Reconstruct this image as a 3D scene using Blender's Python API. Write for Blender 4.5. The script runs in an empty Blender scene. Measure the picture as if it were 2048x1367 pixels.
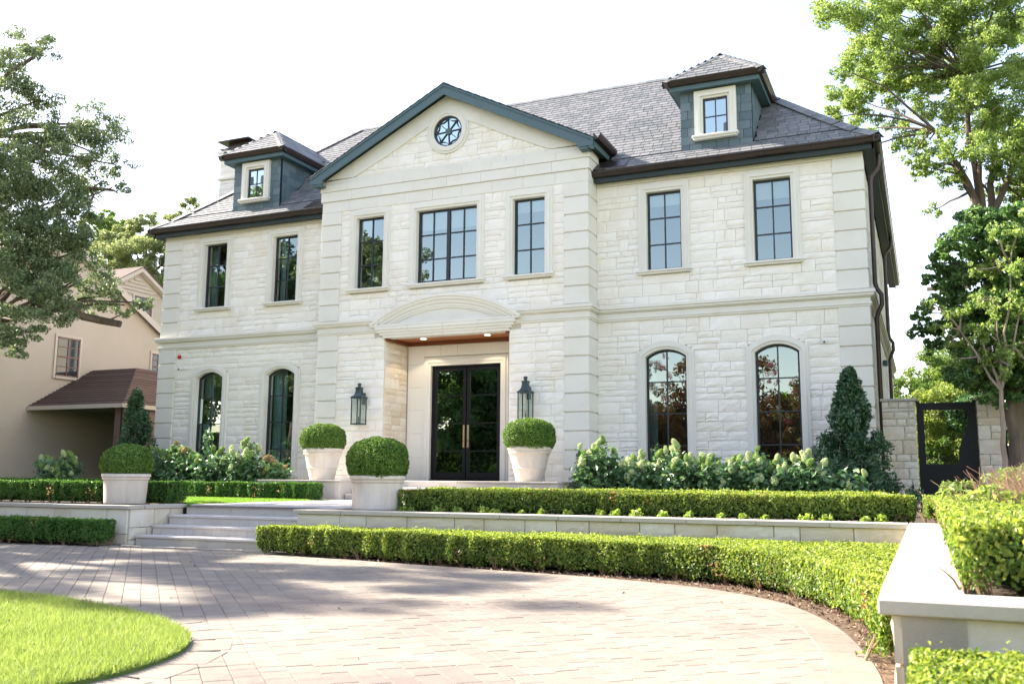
import bpy, bmesh, math, random
import numpy as np
from mathutils import Vector, Matrix

random.seed(11)
rng = np.random.default_rng(11)
sc = bpy.context.scene
col = sc.collection

# ------------------------------------------------------------------ camera
CX, CY, CZ = 11.0151, -21.4209, 0.0502
YAW, PIT, ROL, FPX = math.radians(23.7391), math.radians(8.3418), math.radians(0.3983), 1870.19
Fv = Vector((-math.sin(YAW) * math.cos(PIT), math.cos(YAW) * math.cos(PIT), math.sin(PIT)))
R0 = Vector((math.cos(YAW), math.sin(YAW), 0)); U0 = R0.cross(Fv)
Rv = math.cos(ROL) * R0 + math.sin(ROL) * U0
Uv = -math.sin(ROL) * R0 + math.cos(ROL) * U0
cd = bpy.data.cameras.new('camera'); cam = bpy.data.objects.new('camera', cd); col.objects.link(cam)
M = Matrix((( Rv.x, Uv.x, -Fv.x, CX), (Rv.y, Uv.y, -Fv.y, CY), (Rv.z, Uv.z, -Fv.z, CZ), (0, 0, 0, 1)))
cam.matrix_world = M
cd.sensor_width = 36; cd.lens = FPX / 2048 * 36; cd.clip_end = 2000; cd.clip_start = .05
cd.dof.use_dof = True; cd.dof.focus_distance = 20.5; cd.dof.aperture_fstop = 4.0
sc.camera = cam

# ------------------------------------------------------------------ light
SUN_EL = math.radians(34); SUN_BACK = math.radians(5.5)      # from the left, a little behind the front wall
w = bpy.data.worlds.new('World'); sc.world = w; w.use_nodes = True
nt = w.node_tree; bg = nt.nodes['Background']
sky = nt.nodes.new('ShaderNodeTexSky'); sky.sky_type = 'NISHITA'; sky.sun_disc = False
sky.sun_elevation = SUN_EL; sky.sun_rotation = -(math.pi / 2 - SUN_BACK)
sky.air_density = 1.0; sky.dust_density = 0.5; sky.ozone_density = 1.0; sky.altitude = 100
tint = nt.nodes.new('ShaderNodeMix'); tint.data_type = 'RGBA'; tint.blend_type = 'MULTIPLY'; tint.inputs[0].default_value = 1
tint.inputs[7].default_value = (1.20, .96, .835, 1); nt.links.new(sky.outputs[0], tint.inputs[6])
nt.links.new(tint.outputs[2], bg.inputs[0]); bg.inputs[1].default_value = 0.122
sd = Vector((-math.cos(SUN_BACK) * math.cos(SUN_EL), math.sin(SUN_BACK) * math.cos(SUN_EL), math.sin(SUN_EL)))
ld = bpy.data.lights.new('sun', 'SUN'); lo = bpy.data.objects.new('sun', ld); col.objects.link(lo)
ld.energy = 4.1; ld.angle = math.radians(0.9); ld.color = (1.0, 0.91, 0.78)
lo.rotation_euler = sd.to_track_quat('Z', 'Y').to_euler(); lo.location = (-20, 0, 20)
vs = sc.view_settings; vs.view_transform = 'Standard'; vs.look = 'None'; vs.gamma = 1; vs.use_curve_mapping = False
vs.exposure = 2.3

# ------------------------------------------------------------------ materials
def mat(name, c1, c2=None, rough=.8, nscale=3., bump=0., bscale=30., island=.5, metallic=0., spec=.3, stain=None, stretch=None, sscale=.6):
    m = bpy.data.materials.new(name); m.use_nodes = True
    t = m.node_tree; n = t.nodes; L = t.links; b = n['Principled BSDF']
    b.inputs['Roughness'].default_value = rough; b.inputs['Metallic'].default_value = metallic
    b.inputs['Specular IOR Level'].default_value = spec
    c2 = c2 or c1
    g = n.new('ShaderNodeNewGeometry'); oi = n.new('ShaderNodeObjectInfo')
    src = g.outputs['Position']
    if stretch:
        mp = n.new('ShaderNodeMapping'); mp.inputs['Scale'].default_value = stretch
        L.new(src, mp.inputs[0]); src = mp.outputs[0]
    ns = n.new('ShaderNodeTexNoise'); ns.inputs['Scale'].default_value = nscale; ns.inputs['Detail'].default_value = 5
    L.new(src, ns.inputs['Vector'])
    a = n.new('ShaderNodeMath'); a.operation = 'ADD'
    L.new(g.outputs['Random Per Island'], a.inputs[0]); L.new(oi.outputs['Random'], a.inputs[1])
    fr = n.new('ShaderNodeMath'); fr.operation = 'FRACT'; L.new(a.outputs[0], fr.inputs[0])
    mx = n.new('ShaderNodeMix'); mx.data_type = 'FLOAT'; mx.inputs[0].default_value = island
    L.new(ns.outputs[0], mx.inputs[2]); L.new(fr.outputs[0], mx.inputs[3])
    cr = n.new('ShaderNodeValToRGB'); cr.color_ramp.elements[0].position = .2; cr.color_ramp.elements[1].position = .8
    cr.color_ramp.elements[0].color = (*c1, 1); cr.color_ramp.elements[1].color = (*c2, 1)
    L.new(mx.outputs[0], cr.inputs[0])
    out = cr.outputs[0]
    if stain:
        n2 = n.new('ShaderNodeTexNoise'); n2.inputs['Scale'].default_value = sscale; n2.inputs['Detail'].default_value = 6
        n2.inputs['Roughness'].default_value = .65
        L.new(src, n2.inputs['Vector'])
        r2 = n.new('ShaderNodeValToRGB'); r2.color_ramp.elements[0].position = .5; r2.color_ramp.elements[1].position = .72
        L.new(n2.outputs[0], r2.inputs[0])
        m2 = n.new('ShaderNodeMix'); m2.data_type = 'RGBA'; m2.inputs[7].default_value = (*stain, 1)
        L.new(r2.outputs[0], m2.inputs[0]); L.new(out, m2.inputs[6]); out = m2.outputs[2]
    L.new(out, b.inputs['Base Color'])
    if bump:
        n3 = n.new('ShaderNodeTexNoise'); n3.inputs['Scale'].default_value = bscale; n3.inputs['Detail'].default_value = 4
        L.new(src, n3.inputs['Vector'])
        bp = n.new('ShaderNodeBump'); bp.inputs['Strength'].default_value = bump; bp.inputs['Distance'].default_value = .02
        L.new(n3.outputs[0], bp.inputs['Height']); L.new(bp.outputs[0], b.inputs['Normal'])
    return m

def leafmat(name, dark, mid, light, trans=.45, nscale=.8, gloss=.35):
    m = bpy.data.materials.new(name); m.use_nodes = True
    t = m.node_tree; n = t.nodes; L = t.links; b = n['Principled BSDF']; out = n['Material Output']
    g = n.new('ShaderNodeNewGeometry')
    ns = n.new('ShaderNodeTexNoise'); ns.inputs['Scale'].default_value = nscale; ns.inputs['Detail'].default_value = 3
    L.new(g.outputs['Position'], ns.inputs['Vector'])
    mx = n.new('ShaderNodeMix'); mx.data_type = 'FLOAT'; mx.inputs[0].default_value = .62
    L.new(ns.outputs[0], mx.inputs[2]); L.new(g.outputs['Random Per Island'], mx.inputs[3])
    cr = n.new('ShaderNodeValToRGB'); e = cr.color_ramp.elements
    e[0].position = .12; e[1].position = .88; e[0].color = (*dark, 1); e[1].color = (*light, 1)
    x = e.new(.5); x.color = (*mid, 1)
    L.new(mx.outputs[0], cr.inputs[0])
    L.new(cr.outputs[0], b.inputs['Base Color']); b.inputs['Roughness'].default_value = .42
    b.inputs['Specular IOR Level'].default_value = gloss
    tr = n.new('ShaderNodeBsdfTranslucent')
    hs = n.new('ShaderNodeHueSaturation'); hs.inputs['Value'].default_value = 1.35; hs.inputs['Saturation'].default_value = 1.1
    hs.inputs['Hue'].default_value = .49
    L.new(cr.outputs[0], hs.inputs['Color']); L.new(hs.outputs[0], tr.inputs[0])
    ms = n.new('ShaderNodeMixShader'); ms.inputs[0].default_value = trans
    L.new(b.outputs[0], ms.inputs[1]); L.new(tr.outputs[0], ms.inputs[2]); L.new(ms.outputs[0], out.inputs[0])
    return m

def glassmat(name, tint, base=.3, rough=0.):
    m = bpy.data.materials.new(name); m.use_nodes = True
    t = m.node_tree; n = t.nodes; L = t.links; n.remove(n['Principled BSDF']); out = n['Material Output']
    tr = n.new('ShaderNodeBsdfTransparent'); tr.inputs[0].default_value = (*tint, 1)
    gl = n.new('ShaderNodeBsdfGlossy'); gl.inputs['Roughness'].default_value = rough; gl.inputs[0].default_value = (.84, .98, .95, 1)
    fr = n.new('ShaderNodeFresnel'); fr.inputs[0].default_value = 1.5
    ad = n.new('ShaderNodeMath'); ad.operation = 'MULTIPLY_ADD'; ad.inputs[1].default_value = 1 - base; ad.inputs[2].default_value = base
    L.new(fr.outputs[0], ad.inputs[0])
    g = n.new('ShaderNodeNewGeometry')
    ns = n.new('ShaderNodeTexNoise'); ns.inputs['Scale'].default_value = 1.1; L.new(g.outputs['Position'], ns.inputs['Vector'])
    bp = n.new('ShaderNodeBump'); bp.inputs['Strength'].default_value = .03; bp.inputs['Distance'].default_value = .03
    L.new(ns.outputs[0], bp.inputs['Height']); L.new(bp.outputs[0], gl.inputs['Normal'])
    ms = n.new('ShaderNodeMixShader'); L.new(ad.outputs[0], ms.inputs[0]); L.new(tr.outputs[0], ms.inputs[1]); L.new(gl.outputs[0], ms.inputs[2])
    L.new(ms.outputs[0], out.inputs[0])
    return m

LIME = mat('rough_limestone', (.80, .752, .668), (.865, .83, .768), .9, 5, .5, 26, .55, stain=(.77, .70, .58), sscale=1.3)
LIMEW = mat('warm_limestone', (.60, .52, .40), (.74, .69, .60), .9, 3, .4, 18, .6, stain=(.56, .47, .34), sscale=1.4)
SMOOTH = mat('smooth_limestone', (.70, .675, .61), (.75, .73, .665), .8, 2, .12, 60, .35, stain=(.67, .64, .56))
CAPST = mat('cap_limestone', (.46, .415, .36), (.54, .49, .43), .75, 5, .2, 60, .4, stain=(.42, .37, .30))
MORT = mat('mortar', (.58, .55, .49), (.66, .63, .57), .95, 8, .2, 80, 0)
MORTD = mat('weathered_mortar', (.34, .30, .245), (.42, .38, .31), .95, 8, .2, 80, 0)
SLATE = mat('blue_slate', (.125, .135, .14), (.215, .21, .212), .58, 6, .15, 25, .6, spec=.35)
SLATED = mat('dark_slate_underlay', (.012, .016, .02), None, .8)
SLATEW = mat('blue_slate_hung', (.085, .125, .143), (.135, .182, .20), .62, 6, .12, 30, .7, spec=.35)
TRIMB = mat('blue_green_paint', (.072, .122, .14), (.084, .138, .157), .55, 4, .05, 60, .2)
TRIM_SHADE = mat('shaded_blue_green_paint', (.022, .036, .04), (.03, .046, .052), .5, 4, .05, 60, .2)  # same trim paint with the shade under the eaves put into its colour
BRONZE = mat('bronze_gutter', (.036, .028, .026), (.065, .047, .041), .38, 5, .05, 40, .3, metallic=.45, spec=.5)
BLACK = mat('black_window_metal', (.012, .017, .022), (.018, .024, .03), .4, 4, 0, 1, .2, spec=.5)
BLACKD = mat('black_door_metal', (.004, .004, .0045), None, .5, spec=.3)
WOOD = mat('stained_wood_ceiling', (.30, .105, .035), (.42, .165, .06), .5, 3, .08, 60, .5, stretch=(1.2, 14, 1.2))
WOODD = mat('stained_wood_trim', (.15, .045, .018), (.21, .07, .028), .5, 8, .08, 60, .3)
BRASS = mat('brushed_brass', (.50, .36, .20), (.58, .43, .26), .38, 20, 0, 1, .2, metallic=.8)
GLASS = glassmat('window_glass', (.55, .62, .60), .22)
GLASSL = glassmat('upper_left_window_glass', (.78, .84, .80), .16)
GLASSD = glassmat('door_glass', (.22, .24, .22), .36)
GLASSC = glassmat('lantern_glass', (.86, .9, .88), .06)
COPPER = mat('aged_copper_lantern', (.035, .06, .065), (.07, .10, .105), .42, 12, .08, 60, .2, metallic=.6)
PLANT = mat('cast_stone_planter', (.60, .53, .46), (.70, .635, .565), .8, 5, .12, 50, .2, stain=(.56, .47, .37), stretch=(2.5, 2.5, .6), sscale=1.6)
PAVER = mat('limestone_paver', (.238, .200, .164), (.282, .242, .20), .85, 2.5, .35, 14, .6, stain=(.185, .15, .13), sscale=.5)
PAVJ = mat('paver_joint_sand', (.165, .137, .118), (.205, .173, .15), .95, 20)
STEPT = mat('limestone_tread', (.60, .54, .49), (.68, .62, .57), .7, 4, .1, 60, .4)
STEPR = mat('limestone_riser', (.52, .47, .42), (.61, .56, .50), .8, 4, .1, 60, .5)
MULCH = mat('mulch', (.05, .03, .02), (.20, .135, .09), .95, 18, .6, 40, 0)
CHIP = mat('mulch_chip', (.10, .065, .042), (.42, .30, .21), .9, 20, 0, 1, .9)
SOIL = mat('soil', (.045, .032, .022), (.09, .065, .045), .95, 10, .5, 30, 0)
TURF = mat('turf_soil', (.06, .10, .02), (.11, .17, .035), .95, 12, .4, 60, 0)
ASPH = mat('pale_bounce_concrete', (.30, .29, .27), (.38, .37, .345), .9, 12, .3, 90, 0)
STUCCO = mat('cream_stucco', (.42, .365, .30), (.47, .41, .34), .9, 1.2, .15, 40, .1, stain=(.46, .39, .30))
STUCTR = mat('cream_wood_trim', (.48, .42, .35), (.53, .47, .40), .7, 5)
SHING = mat('brown_shingle', (.075, .05, .042), (.145, .10, .083), .9, 8, .3, 40, .7)
BROWNP = mat('brown_window_paint', (.16, .10, .08), (.20, .13, .10), .6, 5)
BARK = mat('bark', (.07, .05, .038), (.17, .13, .10), .9, 9, .7, 18, .2, stretch=(1, 1, .3))
BARKL = mat('pale_bark', (.18, .135, .10), (.34, .27, .22), .8, 7, .4, 16, .2, stretch=(1, 1, .4))
TWIG = mat('twig', (.16, .10, .06), (.34, .24, .16), .9, 12, 0, 1, .6)
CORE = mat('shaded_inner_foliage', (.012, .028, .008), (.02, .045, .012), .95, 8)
DARKIN = mat('dark_interior_wall', (.20, .195, .175), (.25, .24, .22), .9, 2)
FLOORIN = mat('interior_floor', (.10, .07, .05), (.14, .10, .07), .6, 3)
CURT = mat('teal_curtain', (.30, .46, .46), (.42, .58, .57), .9, 4, 0, 1, .3)
CURTG = mat('grey_linen_curtain', (.50, .47, .38), (.60, .56, .47), .9, 4, 0, 1, .3)
BLIND = mat('white_roller_blind', (.72, .74, .73), (.76, .78, .77), .8, 4)
INWHITE = mat('white_interior_trim', (.75, .74, .68), (.8, .79, .74), .6, 4)
WHITEP = mat('white_plastic', (.72, .72, .70), (.76, .76, .74), .4, 4)
REDP = mat('red_plastic', (.45, .03, .02), (.5, .035, .025), .35, 4)
WOODF = mat('weathered_fence_wood', (.20, .15, .11), (.30, .235, .18), .9, 6, .3, 30, .3, stretch=(3, 3, .4))
POLEM = mat('pale_pole', (.45, .43, .40), (.5, .48, .45), .8, 5)

NEWG_SUN = leafmat('boxwood_sunlit_growth', (.16, .225, .035), (.30, .375, .065), (.50, .55, .15), .45, 1.4)
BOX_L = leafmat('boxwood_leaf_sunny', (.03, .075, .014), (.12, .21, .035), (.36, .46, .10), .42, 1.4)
BOX_D = leafmat('boxwood_leaf_shaded', (.035, .10, .018), (.075, .18, .032), (.14, .27, .05), .35, 1.4)  # shaded copy of the sunny boxwood, shade put into the leaf colour
BALL_D = leafmat('boxwood_ball_leaf', (.03, .085, .012), (.11, .22, .035), (.30, .42, .085), .35, 2.5)
OAK = leafmat('live_oak_leaf', (.065, .105, .05), (.145, .20, .085), (.31, .37, .19), .35, .5, .5)
TREE_M = leafmat('mid_green_tree_leaf', (.035, .09, .03), (.10, .20, .06), (.26, .38, .12), .45, .6, .5)
TREE_L = leafmat('bright_tree_leaf', (.09, .15, .04), (.22, .32, .09), (.42, .50, .18), .6, .5, .5)
TREE_D = leafmat('dark_tree_leaf', (.02, .06, .028), (.05, .13, .045), (.15, .26, .08), .35, .6, .5)
SHRUB_Y = leafmat('yellow_green_shrub_leaf', (.11, .17, .035), (.22, .30, .07), (.38, .43, .13), .5, .8)
GARDEN = leafmat('garden_leaf', (.06, .13, .03), (.13, .23, .05), (.30, .36, .10), .45, .8)
PALE_T = leafmat('pale_olive_leaf', (.12, .16, .06), (.22, .27, .11), (.36, .40, .20), .5, .5)
HYDL = leafmat('hydrangea_leaf', (.035, .10, .04), (.09, .20, .07), (.24, .37, .16), .35, 2., .8)
HYDF = leafmat('hydrangea_bloom', (.40, .48, .22), (.56, .63, .36), (.74, .77, .54), .3, 3., .1)
HYDF2 = leafmat('green_hydrangea_bloom', (.20, .33, .09), (.32, .45, .14), (.46, .55, .24), .3, 3., .1)
HYDF3 = leafmat('rusty_hydrangea_bloom', (.30, .22, .11), (.46, .36, .20), (.56, .46, .28), .3, 3., .1)
HOLLY = leafmat('holly_leaf', (.015, .055, .022), (.04, .105, .04), (.11, .20, .08), .2, 1.5, .7)
GRASS = leafmat('grass_blade', (.11, .18, .04), (.22, .30, .075), (.37, .43, .15), .5, 1.)
GRASS2 = leafmat('terrace_grass_blade', (.10, .24, .03), (.17, .33, .05), (.30, .42, .08), .45, 1.)
CHART = leafmat('chartreuse_leaf', (.20, .30, .05), (.32, .44, .09), (.44, .52, .16), .5, 3.)
PINKF = leafmat('crape_myrtle_bloom', (.26, .08, .08), (.38, .14, .15), (.48, .24, .24), .35, 2., .1)
REDL = leafmat('red_grass_blade', (.26, .15, .10), (.42, .27, .19), (.58, .42, .32), .4, 2., .1)
DRY = leafmat('dry_boxwood_leaf', (.20, .12, .05), (.34, .22, .10), (.46, .34, .18), .4, 2.)
REDB = leafmat('reddish_tree_leaf', (.12, .06, .02), (.20, .10, .04), (.20, .20, .06), .4, 1.)

# ------------------------------------------------------------------ mesh helpers
def link(name, me, m, parent=None, loc=None):
    if m is not None and not me.materials: me.materials.append(m)
    o = bpy.data.objects.new(name, me); col.objects.link(o)
    if loc is not None: o.location = loc
    if parent is not None: setp(o, parent)
    return o

def wloc(o):
    v = Vector(o.location)
    if o.parent is not None: v = o.matrix_parent_inverse @ v; 
    return v if o.parent is None else wloc_p(o)

WL = {}
def wloc_p(o): return WL.get(o.name, Vector((0, 0, 0)))

def setp(o, parent):
    """parent o, keeping its coordinates in world space (parents carry a location only)"""
    WLp = WL.get(parent.name, Vector(parent.location))
    o.parent = parent
    o.matrix_parent_inverse = Matrix.Translation(-WLp)
    WL[o.name] = Vector(o.location)

def tag(o, label=None, cat=None, group=None, kind=None):
    if label: o['label'] = label
    if cat: o['category'] = cat
    if group: o['group'] = group
    if kind: o['kind'] = kind
    return o

def thing(name, loc, label, cat, group=None):
    o = bpy.data.objects.new(name, None); col.objects.link(o); o.location = loc; o.empty_display_size = .2
    WL[o.name] = Vector(loc)
    return tag(o, label, cat, group)

def mesh_np(name, V, F):
    """V (n,3), F (m,k) all faces of equal size"""
    me = bpy.data.meshes.new(name)
    V = np.asarray(V, np.float32); F = np.asarray(F, np.int32)
    me.vertices.add(len(V)); me.vertices.foreach_set('co', V.ravel())
    k = F.shape[1]
    me.loops.add(F.size); me.loops.foreach_set('vertex_index', F.ravel())
    me.polygons.add(len(F)); me.polygons.foreach_set('loop_start', np.arange(0, F.size, k, dtype=np.int32))
    me.polygons.foreach_set('loop_total', np.full(len(F), k, np.int32))
    me.update(calc_edges=True)
    if k == 4 or k == 3: me.shade_flat()
    return me

class MB:
    def __init__(s): s.v = []; s.f = []
    def add(s, V, F):
        b = len(s.v); s.v += [tuple(p) for p in V]; s.f += [tuple(i + b for i in f) for f in F]; return s
    def box(s, x0, x1, y0, y1, z0, z1):
        V = [(x, y, z) for z in (z0, z1) for y in (y0, y1) for x in (x0, x1)]
        return s.add(V, [(0, 2, 3, 1), (4, 5, 7, 6), (0, 1, 5, 4), (2, 6, 7, 3), (0, 4, 6, 2), (1, 3, 7, 5)])
    def prism(s, poly, a0, a1, axis='y'):
        """poly: 2D points; axis y: (x,z) extruded in y; x: (y,z) extruded in x; z: (x,y) extruded in z"""
        n = len(poly)
        def P(p, a): return {'y': (p[0], a, p[1]), 'x': (a, p[0], p[1]), 'z': (p[0], p[1], a)}[axis]
        V = [P(p, a0) for p in poly] + [P(p, a1) for p in poly]
        F = [tuple(range(n)), tuple(range(2 * n - 1, n - 1, -1))] + [(i, i + n, (i + 1) % n + n, (i + 1) % n) for i in range(n)]
        return s.add(V, F)
    def tube(s, pts, rad, n=8, cap=True):
        pts = [Vector(p) for p in pts]
        if not hasattr(rad, '__len__'): rad = [rad] * len(pts)
        b = len(s.v); prev = None
        for i, p in enumerate(pts):
            d = (pts[min(i + 1, len(pts) - 1)] - pts[max(i - 1, 0)]).normalized()
            if prev is None:
                a = d.cross(Vector((0, 0, 1)) if abs(d.z) < .9 else Vector((1, 0, 0))).normalized()
            else: a = (prev - d * prev.dot(d)).normalized()
            prev = a; c = d.cross(a)
            for k in range(n):
                t = 2 * math.pi * k / n
                s.v.append(tuple(p + (a * math.cos(t) + c * math.sin(t)) * rad[i]))
        for i in range(len(pts) - 1):
            for k in range(n):
                s.f.append((b + i * n + k, b + i * n + (k + 1) % n, b + (i + 1) * n + (k + 1) % n, b + (i + 1) * n + k))
        if cap:
            s.f.append(tuple(b + k for k in range(n))[::-1]); s.f.append(tuple(b + (len(pts) - 1) * n + k for k in range(n)))
        return s
    def lathe(s, prof, cx, cy, n=32):
        b = len(s.v)
        for r, z in prof:
            for k in range(n):
                t = 2 * math.pi * k / n; s.v.append((cx + r * math.cos(t), cy + r * math.sin(t), z))
        for i in range(len(prof) - 1):
            for k in range(n):
                s.f.append((b + i * n + k, b + i * n + (k + 1) % n, b + (i + 1) * n + (k + 1) % n, b + (i + 1) * n + k))
        s.f.append(tuple(b + k for k in range(n))[::-1]); s.f.append(tuple(b + (len(prof) - 1) * n + k for k in range(n)))
        return s
    def strip(s, path, w0, w1, y0, y1, closed=False):
        """ring along a 2D (x,z) path: between the offsets w0 and w1 (to the left of travel), extruded y0..y1"""
        a = offset(path, w0, closed); c = offset(path, w1, closed); n = len(a)
        b = len(s.v)
        for p in a: s.v += [(p[0], y0, p[1]), (p[0], y1, p[1])]
        for p in c: s.v += [(p[0], y0, p[1]), (p[0], y1, p[1])]
        m = 2 * n
        for i in range(n if closed else n - 1):
            j = (i + 1) % n
            A0, A1, B0, B1 = b + 2 * i, b + 2 * i + 1, b + 2 * j, b + 2 * j + 1
            s.f += [(A0, B0, B0 + m, A0 + m), (A1, A1 + m, B1 + m, B1), (A0, A1, B1, B0), (A0 + m, B0 + m, B1 + m, A1 + m)]
        if not closed:
            for i in (0, n - 1):
                A0 = b + 2 * i; s.f.append((A0, A0 + 1, A0 + 1 + m, A0 + m))
        return s
    def build(s, name, m, parent=None, smooth=False, bevel=0, loc=None):
        me = bpy.data.meshes.new(name); me.from_pydata(s.v, [], s.f); me.update()
        bm = bmesh.new(); bm.from_mesh(me); bmesh.ops.recalc_face_normals(bm, faces=bm.faces)
        if bevel:
            bmesh.ops.bevel(bm, geom=[e for e in bm.edges if len(e.link_faces) == 2 and e.calc_face_angle(0) > .6], offset=bevel, segments=1, affect='EDGES')
        bm.to_mesh(me); bm.free()
        if smooth:
            me.shade_smooth()
            try: me.set_sharp_from_angle(angle=math.radians(40))
            except Exception: pass
        return link(name, me, m, parent, loc)

def offset(path, wd, closed=False):
    n = len(path); out = []
    for i in range(n):
        p = Vector((path[i][0], path[i][1]))
        if closed: a = Vector(path[i - 1][:2]); c = Vector(path[(i + 1) % n][:2])
        else: a = Vector(path[max(i - 1, 0)][:2]); c = Vector(path[min(i + 1, n - 1)][:2])
        d1 = (p - a); d2 = (c - p)
        if d1.length < 1e-6: d1 = d2
        if d2.length < 1e-6: d2 = d1
        d1.normalize(); d2.normalize()
        n1 = Vector((-d1.y, d1.x)); n2 = Vector((-d2.y, d2.x)); nn = n1 + n2
        nn = nn / max(nn.dot(n1), .3) if nn.length > 1e-6 else n1
        q = p + nn * wd; out.append((q.x, q.y))
    return out

def B(*a): return MB().box(*a)

# ---- pieces: unit variants placed many times; the biggest become objects, the others one joined part
def rock_variants(k, nx=4, nz=3, amp=.14, seed=1):
    """unit block x 0..1, z 0..1, y 0 (back) .. -1 (front), with a split-face front"""
    r = np.random.default_rng(seed); out = []
    for q in range(k):
        V = []; F = []
        for j in range(nz + 1):
            for i in range(nx + 1):
                e = (i in (0, nx)) or (j in (0, nz))
                x = i / nx; z = j / nz
                if not e: x += r.uniform(-.09, .09); z += r.uniform(-.09, .09)
                y = -1 + (.16 + .1 * r.random() if e else -r.uniform(-.08, amp))
                V.append((x, y, z))
        for j in range(nz):
            for i in range(nx):
                a = j * (nx + 1) + i; F.append((a, a + 1, a + nx + 2, a + nx + 1))
        ring = [i for i in range(nx + 1)] + [j * (nx + 1) + nx for j in range(1, nz + 1)] + [nz * (nx + 1) + i for i in range(nx - 1, -1, -1)] + [j * (nx + 1) for j in range(nz - 1, 0, -1)]
        b = len(V)
        for i in ring: V.append((V[i][0], 0, V[i][2]))
        n = len(ring)
        for i in range(n): F.append((ring[i], b + i, b + (i + 1) % n, ring[(i + 1) % n]))
        out.append((np.array(V), np.array(F)))
    return out

def slab_variant(ch=.04, chz=.3):
    """unit slab x 0..1, y 0..1, z 0..1 with a small chamfer round the top"""
    V = [(0, 0, 0), (1, 0, 0), (1, 1, 0), (0, 1, 0), (0, 0, 1 - chz), (1, 0, 1 - chz), (1, 1, 1 - chz), (0, 1, 1 - chz),
         (ch, ch, 1), (1 - ch, ch, 1), (1 - ch, 1 - ch, 1), (ch, 1 - ch, 1)]
    F = [(0, 3, 2, 1), (0, 1, 5, 4), (1, 2, 6, 5), (2, 3, 7, 6), (3, 0, 4, 7), (4, 5, 9, 8), (5, 6, 10, 9), (6, 7, 11, 10), (7, 4, 8, 11), (8, 9, 10, 11)]
    return np.array(V, float), np.array(F)

ROCKS = rock_variants(10)
SLAB = [slab_variant(.014, .12)]
SLAB1 = [slab_variant(.015, .5)]
CAMP = np.array([CX, CY, CZ])

def pieces(name, plural, variants, items, m, parent, n_ind, score=None):
    """items: list of (loc, 3x3 rotation or None, (sx,sy,sz))"""
    if not items: return
    if score is None:
        def score(it):
            s = sorted(it[2]); d = np.linalg.norm(np.array(it[0]) - CAMP)
            return s[1] * s[2] / d ** 2
    order = sorted(range(len(items)), key=lambda i: -score(items[i]))
    mes = []
    for i, (V, F) in enumerate(variants):
        me = mesh_np(name, V, F); me.materials.append(m); mes.append(me)
    for q in order[:n_ind]:
        loc, rot, s = items[q]
        o = bpy.data.objects.new(name, mes[random.randrange(len(mes))]); col.objects.link(o)
        o.location = loc; o.scale = s
        if rot is not None: o.rotation_euler = Matrix(rot).to_euler()
        setp(o, parent)
    rest = order[n_ind:]
    if rest:
        Vs = []; Fs = []; b = 0
        for q in rest:
            loc, rot, s = items[q]; V, F = variants[random.randrange(len(variants))]
            P = V * np.array(s)
            if rot is not None: P = P @ np.array(rot).T
            Vs.append(P + np.array(loc)); Fs.append(F + b); b += len(V)
        o = link(plural, mesh_np(plural, np.vstack(Vs), np.vstack(Fs)), m, parent); tag(o, kind='stuff')

def ashlar(x0, x1, z0, z1, blocked, ux=.05, uz=.072, wr=(5, 14), hr=(2, 4), g=.006):
    """random coursed stonework on a fine grid: bands of differing height, some stones stacked in pairs, fitted round blocked cells"""
    nx = int(round((x1 - x0) / ux)); nz = int(round((z1 - z0) / uz)); ux = (x1 - x0) / nx; uz = (z1 - z0) / nz
    free = np.array([[not blocked(x0 + (i + .5) * ux, z0 + (j + .5) * uz) for j in range(nz)] for i in range(nx)])
    out = []
    def put(i, j, w_, h_): out.append((x0 + i * ux + g / 2, z0 + j * uz + g / 2, w_ * ux - g, h_ * uz - g))
    j = 0
    while j < nz:
        h = random.randint(*hr)
        if nz - (j + h) < hr[0]: h = nz - j
        i = 0
        while i < nx:
            m = tuple(free[i, j:j + h]); k = i
            while k < nx and tuple(free[k, j:j + h]) == m: k += 1
            if all(m):
                while i < k:
                    w_ = random.randint(*wr)
                    if k - i - w_ < wr[0] * .7: w_ = k - i
                    if w_ > wr[1] * 1.5: w_ = w_ // 2
                    if h >= 3 and random.random() < .28:
                        q = random.choice((1, h - 1)) if h == 3 and False else h // 2
                        put(i, j, w_, q)
                        if w_ > wr[0] * 2 and random.random() < .5:
                            c = random.randint(wr[0] - 1, w_ - wr[0] + 1); put(i, j + q, c, h - q); put(i + c, j + q, w_ - c, h - q)
                        else: put(i, j + q, w_, h - q)
                    else: put(i, j, w_, h)
                    i += w_
            else:
                q = 0
                while q < h:
                    if m[q]:
                        e = q
                        while e < h and m[e]: e += 1
                        put(i, j + q, k - i, e - q); q = e
                    else: q += 1
                i = k
        j += h
    return out

def wall_boxes(mb, x0, x1, y0, y1, z0, z1, holes):
    xs = sorted({x0, x1} | {min(max(h[0], x0), x1) for h in holes} | {min(max(h[1], x0), x1) for h in holes})
    for a, b in zip(xs, xs[1:]):
        if b - a < 1e-6: continue
        hs = sorted([(h[2], h[3]) for h in holes if h[0] < (a + b) / 2 < h[1]]); z = z0
        for h0, h1 in hs:
            if h0 > z: mb.box(a, b, y0, y1, z, h0)
            z = max(z, h1)
        if z < z1: mb.box(a, b, y0, y1, z, z1)
    return mb

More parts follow.
